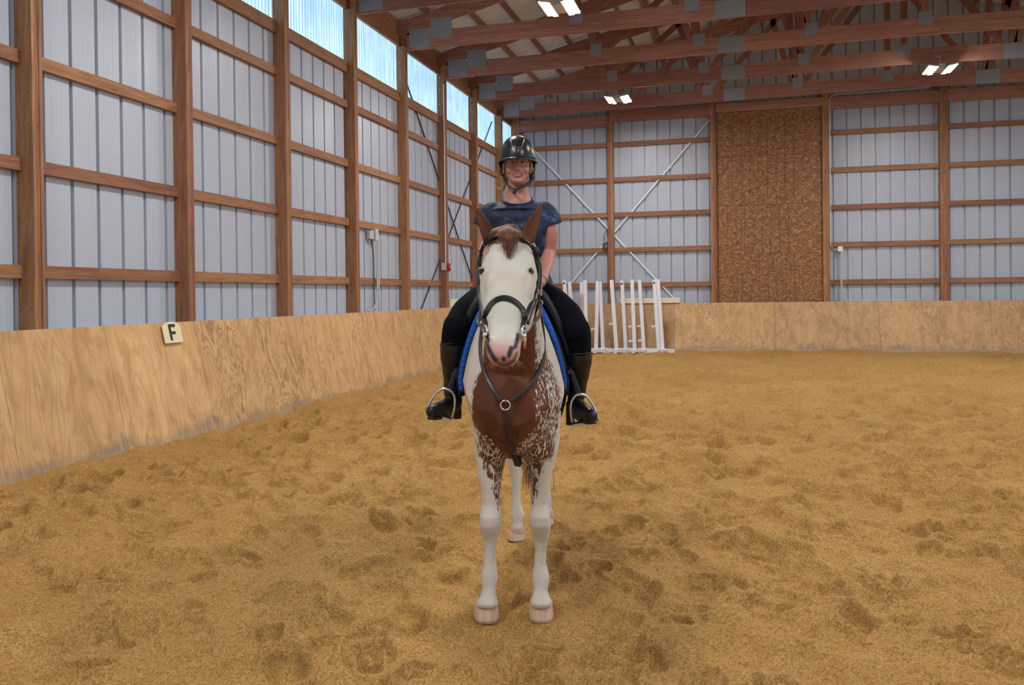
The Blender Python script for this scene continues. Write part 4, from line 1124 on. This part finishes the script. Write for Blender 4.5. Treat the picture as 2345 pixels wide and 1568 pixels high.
for s, q in ST.items():
    d = 4.44
    st = MB(); P = smooth_path([W(x, y, d) for x, y in q['arch']], 5)
    n = len(P); st.tube(P, [.0058+.0035*math.exp(-((i/n-.5)/.12)**2) for i in range(n)], 8, flat=1.3, upv=hf)
    so = st.obj('stirrup', STEELM, sad, True)
    t = MB(); a, b = [W(x, y, d) for x, y in q['tread']]
    t.beam(a, b, .05, .014, Zv, .003); to = t.obj('tread', STEELM, sad); to.parent = so
    t = MB(); t.beam(a+Zv*.0085, b+Zv*.0085, .044, .006, Zv, .002); to = t.obj('tread_pad', BLACKM, sad); to.parent = so
    l = MB(); strap(l, [W(*p) for p in q['lea']], .026, .25); lo_ = l.obj('stirrup_leather', LEATH, sad, True)
    if s == 1:
        k = MB(); k.beam(W(1299.5, 851, 4.44), W(1311, 852, 4.44), .02, .02, Zv, .002); k.obj('buckle', BLACKM, sad)
# ================================================================== rider
SKIN = Nodes('skin'); _n = SKIN.noise(SKIN.pos((30, 30, 30)), 1, 3); _rd = SKIN.n('ShaderNodeAttribute'); _rd.attribute_name = 'flush'
SKIN = SKIN.set(Base_Color=SKIN.mix(_rd.outputs['Fac'], SKIN.ramp(_n, [(.3, (.50, .255, .185)), (.7, (.58, .315, .235))]), (.50, .17, .14)), Roughness=.48, Subsurface_Weight=.08, Subsurface_Radius=(.01, .004, .002))
SHIRT = Nodes('navy_shirt'); _a = SHIRT.noise(SHIRT.pos((13, 13, 11)), 1, 3, .6, 1.4); _b = SHIRT.noise(SHIRT.pos((5, 5, 4)), 1, 3); 
_c = SHIRT.ramp(_a, [(.44, (.006, .012, .040)), (.56, (.010, .024, .078)), (.64, (.036, .08, .18)), (.74, (.11, .19, .34))])
SHIRT.bump(SHIRT.noise(SHIRT.pos((16, 16, 9)), 1, 3, .6, 1.2), .5, .014)
SHIRT = SHIRT.set(Base_Color=_c, Roughness=.65)
BREECH = Nodes('black_breeches'); BREECH.bump(BREECH.noise(BREECH.pos((18, 18, 12)), 1, 3, .6, .8), .25, .008)
BREECH = BREECH.set(Base_Color=(.0035, .004, .0075), Roughness=.9, Specular_IOR_Level=.12)
BOOT = Nodes('black_boot'); BOOT.bump(BOOT.noise(BOOT.pos((14, 14, 40)), 1, 3, .6, .8), .35, .008)
BOOT = BOOT.set(Base_Color=(.008, .008, .010), Roughness=.42)
BLOND = Nodes('blond_hair'); _n = BLOND.noise(BLOND.pos((160, 160, 30)), 1, 2)
BLOND = BLOND.set(Base_Color=BLOND.ramp(_n, [(.3, (.33, .19, .08)), (.7, (.62, .42, .22))]), Roughness=.45)

rider = thing('person', L(.03, 4.72, 1.46), 'smiling person in black riding helmet, navy patterned t-shirt and black breeches riding the horse', 'person')
def chain(mb, pts, n=18):
    """tapering limb through (px, py, d, r) joints"""
    P = [np.array(W(a, b, c)) for a, b, c, r in pts]; R = [r for *_, r in pts]
    N = 5; Q = smooth_path(P, N); RR = []
    for i in range(len(R)-1):
        for k in range(N): t = k/N; t = t*t*(3-2*t); RR.append(R[i]*(1-t)+R[i+1]*t)
    RR.append(R[-1]); mb.tube(Q, RR, n); mb.ball(P[0], R[0]*.98, 14, 10); mb.ball(P[-1], R[-1]*.98, 14, 10)
AL = [(1132,490,4.68,.042),(1115,522,4.69,.041),(1112,565,4.70,.038),(1124,612,4.58,.034),(1142,655,4.44,.025)]
AR = [(1242,490,4.68,.044),(1258,535,4.69,.046),(1255,580,4.70,.041),(1249,612,4.60,.035),(1238,648,4.45,.025)]
LG = {-1: [(1148,680,4.74,.088),(1112,690,4.64,.088),(1074,714,4.52,.078),(1043,748,4.42,.060)], 1: [(1228,680,4.74,.088),(1258,694,4.64,.088),(1293,720,4.52,.078),(1323,757,4.42,.060)]}
SH = {-1: [(1040,754,4.43,.056),(1036,788,4.46,.054),(1036,815,4.49,.053),(1037,845,4.53,.046),(1036,875,4.57,.037),(1034,900,4.58,.033)], 1: [(1326,762,4.43,.056),(1328,795,4.46,.054),(1328,825,4.49,.053),(1326,852,4.53,.046),(1324,880,4.57,.037),(1322,905,4.58,.033)]}
FT = {-1: [(1040,915,4.60,.038),(1033,927,4.58,.042),(1017,935,4.50,.040),(1002,940,4.43,.037),(990,942,4.385,.029)], 1: [(1318,915,4.60,.038),(1323,932,4.58,.042),(1333,943,4.50,.041),(1345,950,4.43,.037),(1354,952,4.385,.029)]}
body = MB()
TOR = [(690,1187,4.74,.160,.11),(660,1186,4.74,.145,.10),(625,1185,4.73,.122,.085),(590,1185,4.72,.118,.082),(550,1186,4.71,.130,.090),(510,1187,4.70,.145,.088),(488,1187,4.70,.140,.070)]
body.loft([ering(W(px, py, d), hr, hf, w, h, 28, 2.2) for py, px, d, w, h in TOR])
CC = W(1185, 457, 4.675)                        # centre of the neckline
def nring(up_, w, h, tilt, n=28): return [CC+Zv*up_+hr*w*math.cos(t)+(hf*h+Zv*tilt)*math.sin(t) for t in [2*PI*k/n for k in range(n)]]
body.loft([nring(-.06, .10, .075, .034), nring(-.012, .080, .080, .036), nring(.004, .0735, .074, .034), nring(.022, .062, .063, .026), nring(.05, .056, .058, .012)])
chain(body, [(1187,468,4.69,.062),(1187,450,4.675,.055),(1186,425,4.66,.052),(1186,400,4.66,.055)])
for c in (AL, AR): chain(body, c)
for s in (-1, 1): chain(body, LG[s]); chain(body, SH[s])
# hands closed round the reins: palm, four unequal bent fingers, thumb on the side
def hand(c, s):
    c = np.array(c); body.ball(c+hf*.01, (.022, .042, .040), 14, 10, [hr, hf, Zv])
    for k, ln in enumerate((.030, .034, .032, .025)):
        a = c-hf*.024+Zv*(.026-.0175*k)+hr*s*.012
        P = [a, a-hf*ln*.55+hr*s*.008, a-hf*ln*.75-hr*s*.016, a-hf*ln*.25-hr*s*.030]
        body.tube(smooth_path(P, 3), [.0088]*4+[.0084]*3+[.0078]*3, 8)
    a = c+Zv*.034+hr*(-s)*.004+hf*.012
    body.tube([a, a-hf*.022-hr*s*.006+Zv*.010, a-hf*.044-hr*s*.010+Zv*.006], [.0105, .0098, .0085], 8)
hand(HANDL, -1); hand(HANDR, 1)
# head
HC = W(1185, 374, 4.64)
def hp(x, y, z): return HC+hr*x+hf*y+Zv*z
hd = [(-.116,.014,-.066,-.030),(-.109,.026,-.079,-.005),(-.097,.040,-.084,.03),(-.078,.0515,-.083,.055),(-.055,.0605,-.083,.07),(-.028,.0655,-.082,.085),(0,.0650,-.080,.095),(.025,.066,-.084,.10),(.05,.070,-.082,.10),(.085,.062,-.06,.085),(.11,.035,-.03,.05)]
body.loft([ering(hp(0, (f+b)/2, z), hr, hf, w, (b-f)/2, 28, 2.15) for z, w, f, b in hd])
body.loft([ering(hp(0, y, z), hr, hf, w, h, 12, 2) for z, y, w, h in ((.002,-.078,.006,.010),(-.018,-.088,.0075,.011),(-.034,-.095,.0100,.012),(-.043,-.096,.0125,.013),(-.050,-.088,.012,.011))][::-1])
for s in (-1, 1):
    body.ball(hp(s*.033, -.060, -.044), (.027, .018, .023), 14, 10, [hr, hf, Zv])
    body.ball(hp(s*.011, -.086, -.044), (.007, .009, .006), 10, 8, [hr, hf, Zv])
    body.ball(hp(s*.029, -.072, .012), (.024, .012, .007), 12, 8, [hr, hf, Zv])
    body.ball(hp(s*.073, .008, -.020), (.010, .018, .029), 12, 8, [hr, hf, Zv])
body.ball(hp(0, -.080, -.100), (.016, .011, .011), 12, 8, [hr, hf, Zv])
def sculpt_rider(v):
    def push(c, r, amt, dirn):
        nonlocal v
        q = np.exp(-(((v-c)/r)**2).sum(1))[:, None]; v = v+q*amt*np.array(dirn)
    for s in (-1, 1):
        push(hp(s*.028, -.085, -.008), .010, .008, hf)
        for k in range(4): push(hp(s*(.028+.003*k), -.092, -.055-.007*k), .006, .0035, hf)
    for x in np.linspace(-.026, .026, 9): push(hp(x, -.086, -.076+.5*abs(x)**1.6*4), .0075, .006, hf)
    return v
RB_ = fuse('body', body, .0042, SKIN, rider, it=7, sculpt=sculpt_rider)
vr = verts_world(RB_); q = vr-HC
fl = np.maximum(.5*np.exp(-(((np.abs(q@hr)-.036)/.034)**2+((q[:, 2]+.045)/.036)**2)), .55*np.exp(-((q@hr/.014)**2+((q[:, 2]+.045)/.014)**2)))*(q@hf < 0)
u_ = vr@hr; arm = ((vr[:, 2] < HC[2]-.25) & (np.abs(u_-.03) > .12)); fl = np.where(arm, .40+.3*vnoise(u_*30, vr[:, 2]*14, 3), fl)
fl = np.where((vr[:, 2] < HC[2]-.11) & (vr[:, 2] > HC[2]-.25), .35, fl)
put_attr(RB_, 'flush', fl)
# eyes, brows, smile
EW = plain('eye_white', (.62, .58, .55), .2); IRIS = plain('iris', (.06, .05, .05), .2)
for s in (-1, 1):
    m = MB(); m.ball(hp(s*.028, -.0715, -.008), (.0105, .0085, .0050), 14, 10, [hr, hf, Zv]); eo = m.obj('eye', EW, rider, True)
    m = MB(); m.ball(hp(s*.028, -.0790, -.008), (.0048, .0020, .0048), 12, 8, [hr, hf, Zv]); io = m.obj('iris', IRIS, rider, True); io.parent = eo
    m = MB(); m.tube([hp(s*.014, -.091, .006), hp(s*.027, -.090, .0100), hp(s*.044, -.078, .005)], [.0010, .0014, .0007], 6); m.obj('eyebrow', BLOND, rider, True)
    m = MB(); m.tube([hp(s*.017, -.0815, -.0055), hp(s*.028, -.0830, -.0025), hp(s*.040, -.0765, -.0065)], [.0012, .0018, .0010], 6); m.obj('eyelashes', plain('lash', (.08, .04, .03), .6) if s == -1 else bpy.data.materials['lash'], rider, True)
LIP = plain('lips', (.43, .17, .145), .45); TOOTH = plain('teeth', (.50, .46, .42), .3); MOUTH = plain('mouth_inside', (.06, .012, .012), .5)
def arc(x, z0, k): return z0+k*(abs(x)/.028)**2
m = MB(); xs = np.linspace(-.027, .027, 13)
m.loft([[hp(x, -.0845+.35*abs(x)**1.5*3, arc(x, -.0735, .005)+.006*math.sqrt(max(0, 1-(x/.0275)**2))) for x in xs]+[hp(x, -.0845+.35*abs(x)**1.5*3, arc(x, -.0785, .0095)-.0045*math.sqrt(max(0, 1-(x/.0275)**2))) for x in xs[::-1]], [hp(x, -.080+.35*abs(x)**1.5*3, arc(x, -.0735, .005)+.006*math.sqrt(max(0, 1-(x/.0275)**2))) for x in xs]+[hp(x, -.080+.35*abs(x)**1.5*3, arc(x, -.0785, .0095)-.0045*math.sqrt(max(0, 1-(x/.0275)**2))) for x in xs[::-1]]])
mo = m.obj('mouth', MOUTH, rider)
m = MB(); xs = np.linspace(-.0185, .0185, 13)
m.loft([[hp(x, y+.35*abs(x)**1.5*3, arc(x, -.0710, .005)) for x in xs]+[hp(x, y+.35*abs(x)**1.5*3, arc(x, -.0766, .006)) for x in xs[::-1]] for y in (-.0868, -.082)])
m.obj('teeth', TOOTH, rider).parent = mo
for z0, k, r in ((-.0685, .0060, .0015), (-.0840, .0130, .0026)):
    m = MB(); xs = np.linspace(-.029, .029, 15)
    m.tube([hp(x, -.0865+.35*abs(x)**1.5*3, arc(x, z0, k)) for x in xs], [r*(.35+.65*math.sqrt(max(0, 1-(x/.0295)**2))) for x in xs], 8); m.obj('lip', LIP, rider, True)
# hair under the helmet
m = MB()
for i in range(110):
    t = r3.uniform(0, 1); s = -1 if i < 75 else 1
    x0 = s*(.060+.008*r3.random()); y0 = .0+.05*r3.random()
    ln = r3.uniform(.10, .165) if s < 0 else r3.uniform(.07, .15)
    a = hp(x0, y0, .015); P = [a, a+hr*s*.012-Zv*ln*.4+hf*.01, a+hr*s*(.004+.006*r3.normal())-Zv*ln*.75+hf*.015, a+hr*s*(.010+.016*r3.random())-Zv*ln+hf*.01]
    lock(m, P, .0026)
for k in range(14):      # a wisp that flicks outward
    a = hp(-.062, .02, -.10); m.tube(smooth_path([a+hr*r3.normal(0, .004), a-hr*.014-Zv*.022, a-hr*.034-Zv*(.032+.004*r3.normal()), a-hr*(.05+.01*r3.random())-Zv*(.020+.008*r3.normal())], 4), [.0022]*9+[.0014]*4, 5)
for i in range(40):
    a = hp(r3.uniform(-.05, .05), .09, -.02); m.tube([a, a-Zv*.06+hf*.012, a-Zv*.11+hr*r3.normal(0, .006)], [.004, .004, .002], 5)
for i in range(90):
    s = 1 if i < 74 else -1
    a = hp(s*(.060+.006*r3.random()), -.02+.05*r3.random(), .02); lock(m, [a, a+hr*s*.008-Zv*.03, a+hr*s*(.006+.004*r3.normal())-Zv*(.055+.02*r3.random()), a+hr*s*.002-Zv*(.075+.03*r3.random())+hf*.01], .0022)
m.obj('hair', BLOND, rider, True)
# helmet
SHELL = plain('helmet_shell', (.010, .012, .016), .30); COPPER = plain('copper_trim', (.62, .36, .28), .28, .9)
hel = MB(); rings = []
HB0 = hp(0, .012, .011)
for k in range(15):
    t = k/14*PI/2; z = .135*math.sin(t); c = math.cos(t)**.86
    rings.append(ering(HB0+Zv*z, hr, hf, max(.0985*c, .004), max(.126*c, .005), 36, 2.05))
inner = [ering(HB0-Zv*.002, hr, hf, .090, .116, 36, 2.05)]
hel.loft(inner+rings)
ho = hel.obj('helmet', SHELL, rider, True)
v = MB(); r0 = []; r1 = []                                       # brim: a peak in front, a thin lip round the sides
N = 36
outer = []; innr = []
for i in range(N):
    t = 2*PI*i/N; fr = max(0, -math.sin(t))
    ex = .008+.038*fr**1.5
    p = HB0+hr*(.1000+.010*(1-.3*fr))*math.cos(t)+hf*(.126+ex)*math.sin(t)-Zv*(.002+.004*fr)
    outer.append(p); innr.append(HB0+hr*.094*math.cos(t)+hf*.120*math.sin(t)+Zv*(.004+.008*fr))
v.loft([innr, [p*.25+q*.75+Zv*.003 for p, q in zip(innr, outer)], outer, [p-Zv*.007 for p in outer], [p-Zv*.012 for p in innr]], cap=False)
vo = v.obj('brim', SHELL, rider, True); vo.parent = ho
hv = BVHTree.FromPolygons([tuple(q) for q in verts_world(ho)], [tuple(p.vertices) for p in ho.data.polygons])
def onhelmet(px, py, off=.002):
    dr = fw+rt*(px-CX)/F-up*(py-CY)/F; dr = dr/np.linalg.norm(dr)
    h = hv.ray_cast(Vector(CAM), Vector(dr)); return (np.array(h[0]) if h[0] is not None else W(px, py, 4.6))-dr*off
m = MB(); T_ = [(1169,319),(1171.5,328),(1174.5,336.5),(1184,337.5),(1194,337),(1198,327),(1201,318)]
m.tube([onhelmet(*q) for q in T_], .0022, 6); m.obj('trim', COPPER, rider, True).parent = ho
m = MB(); m.tube([onhelmet(1183.3+4.2*math.cos(t), 344+4.2*math.sin(t)) for t in np.linspace(-PI*.30, PI*1.30, 17)], .0016, 6)
m.obj('badge', COPPER, rider, True).parent = ho
m = MB()
strap(m, [hp(-.088, .02, .02), hp(-.082, .0, -.02), hp(-.079, -.005, -.062)], .026, .3)
strap(m, [hp(.086, .02, .02), hp(.082, .0, -.03), hp(.076, -.01, -.07)], .024, .3)
strap(m, [hp(-.079, -.005, -.062), hp(-.058, -.045, -.112), hp(-.020, -.072, -.146)], .009, .4)
strap(m, [hp(.079, -.01, -.055), hp(.072, -.03, -.092), hp(.045, -.055, -.118), hp(-.005, -.074, -.142), hp(-.022, -.078, -.166)], .018, .4)
m.ball(hp(.076, -.022, -.075), (.014, .012, .018), 10, 8, [hr, hf, Zv])
m.obj('harness', LEATH, rider, True).parent = ho
# t-shirt
sh = MB()
TS_ = [(672,1187,4.74,.196,.128),(645,1187,4.74,.186,.122),(620,1186,4.735,.165,.115),(590,1185,4.73,.150,.112),(555,1185,4.72,.158,.120),(520,1187,4.71,.174,.126),(498,1187,4.70,.178,.118),(484,1187,4.70,.172,.102)]
sh.loft([ering(W(px, py, d), hr, hf, w, h, 28, 2.25) for py, px, d, w, h in TS_]+[nring(-.046, .150, .096, .010), nring(-.028, .118, .092, .022), nring(-.010, .088, .085, .032), nring(.000, .077, .080, .035)])
for s, P in ((-1, [(1142,482,4.70,.050),(1126,486,4.69,.055),(1112,499,4.69,.056),(1106,518,4.69,.055)]), (1, [(1230,482,4.70,.050),(1246,485,4.69,.056),(1258,498,4.69,.057),(1265,516,4.69,.056)])):
    Q = [np.array(W(a, b, c)) for a, b, c, r in P]; sh.tube(smooth_path(Q, 4), list(np.interp(np.linspace(0, 3, 13), range(4), [p[3] for p in P])), 20)
def sculpt_shirt(v):
    c = W(1185, 440, 4.60)                      # scooped neckline
    x = (v-c)@hr; z = v[:, 2]; y = (v-c)@hf
    r2_ = np.random.default_rng(3)
    n = .006*np.sin((x*.9+z*.5)*60+4*np.sin(z*22))*np.clip((W(0, 480, 4.7)[2]-z)/.1, 0, 1)
    v = v-hf*n[:, None]
    return v
so = fuse('shirt', sh, .0055, SHIRT, rider, it=16, sculpt=sculpt_shirt)
m = MB(); P = nring(.001, .0775, .0805, .035, 36); m.tube(P+[P[0]], .0050, 8); m.obj('collar', SHIRT, rider, True)
# breeches
br_ = MB()
br_.loft([ering(W(px, py, d), hr, hf, w, h, 28, 2.3) for py, px, d, w, h in ((712,1188,4.76,.150,.13),(690,1188,4.75,.190,.15),(668,1188,4.745,.192,.14),(650,1188,4.74,.178,.126))])
def fat(P, a): return [(x, y, d, r+a) for x, y, d, r in P]
for s in (-1, 1): chain(br_, fat(LG[s], .006)); chain(br_, fat(SH[s][:3], .004))
fuse('breeches', br_, .006, BREECH, rider, it=6)
# boots
for s in (-1, 1):
    b = MB(); chain(b, fat(SH[s][1:] if s < 0 else [(1328,811,4.475,.0535)]+SH[s][2:], .009)); chain(b, fat([SH[s][-1]]+FT[s], .005))
    P = FT[s]
    hx = 1047 if s < 0 else 1306; hy = 958 if s < 0 else 972
    b.loft([ering(W(hx+(0 if s < 0 else 0), y, 4.62), hr, hf, .023, .030, 16, 3) for y in (hy, hy-20, hy-52)][::1])
    bo = fuse('boot', b, .005, BOOT, rider, it=5)
    tp = SH[s][1]; c = W(tp[0], tp[1]-2+(16 if s > 0 else 0), tp[2]); m = MB()
    m.tube([c+hr*.0625*math.cos(t)+hf*.0625*math.sin(t)+Zv*.004*math.cos(t*1+.6) for t in np.linspace(0, 2*PI, 33)], .0038, 8)
    m.obj('boot_top', BOOT, rider, True).parent = bo
    m = MB(); Q = [W(x, y+ (17-i*.5), d) for i, (x, y, d, r) in enumerate(P[1:])]
    m.tube(smooth_path(Q, 4), .030, 12, flat=.28, upv=Zv); m.obj('sole', BLACKM, rider, True).parent = bo
# wrist watch
m = MB(); c = W(1241, 640, 4.475); ax_ = np.array(W(1238, 648, 4.45))-np.array(W(1249, 612, 4.60)); ax_ /= np.linalg.norm(ax_); e1 = np.cross(ax_, Zv); e1 /= np.linalg.norm(e1); e2 = np.cross(ax_, e1)
m.tube([c+e1*.029*math.cos(t)+e2*.029*math.sin(t) for t in np.linspace(0, 2*PI, 25)], .005, 8, flat=.6); m.obj('watch', STEELM, rider, True)
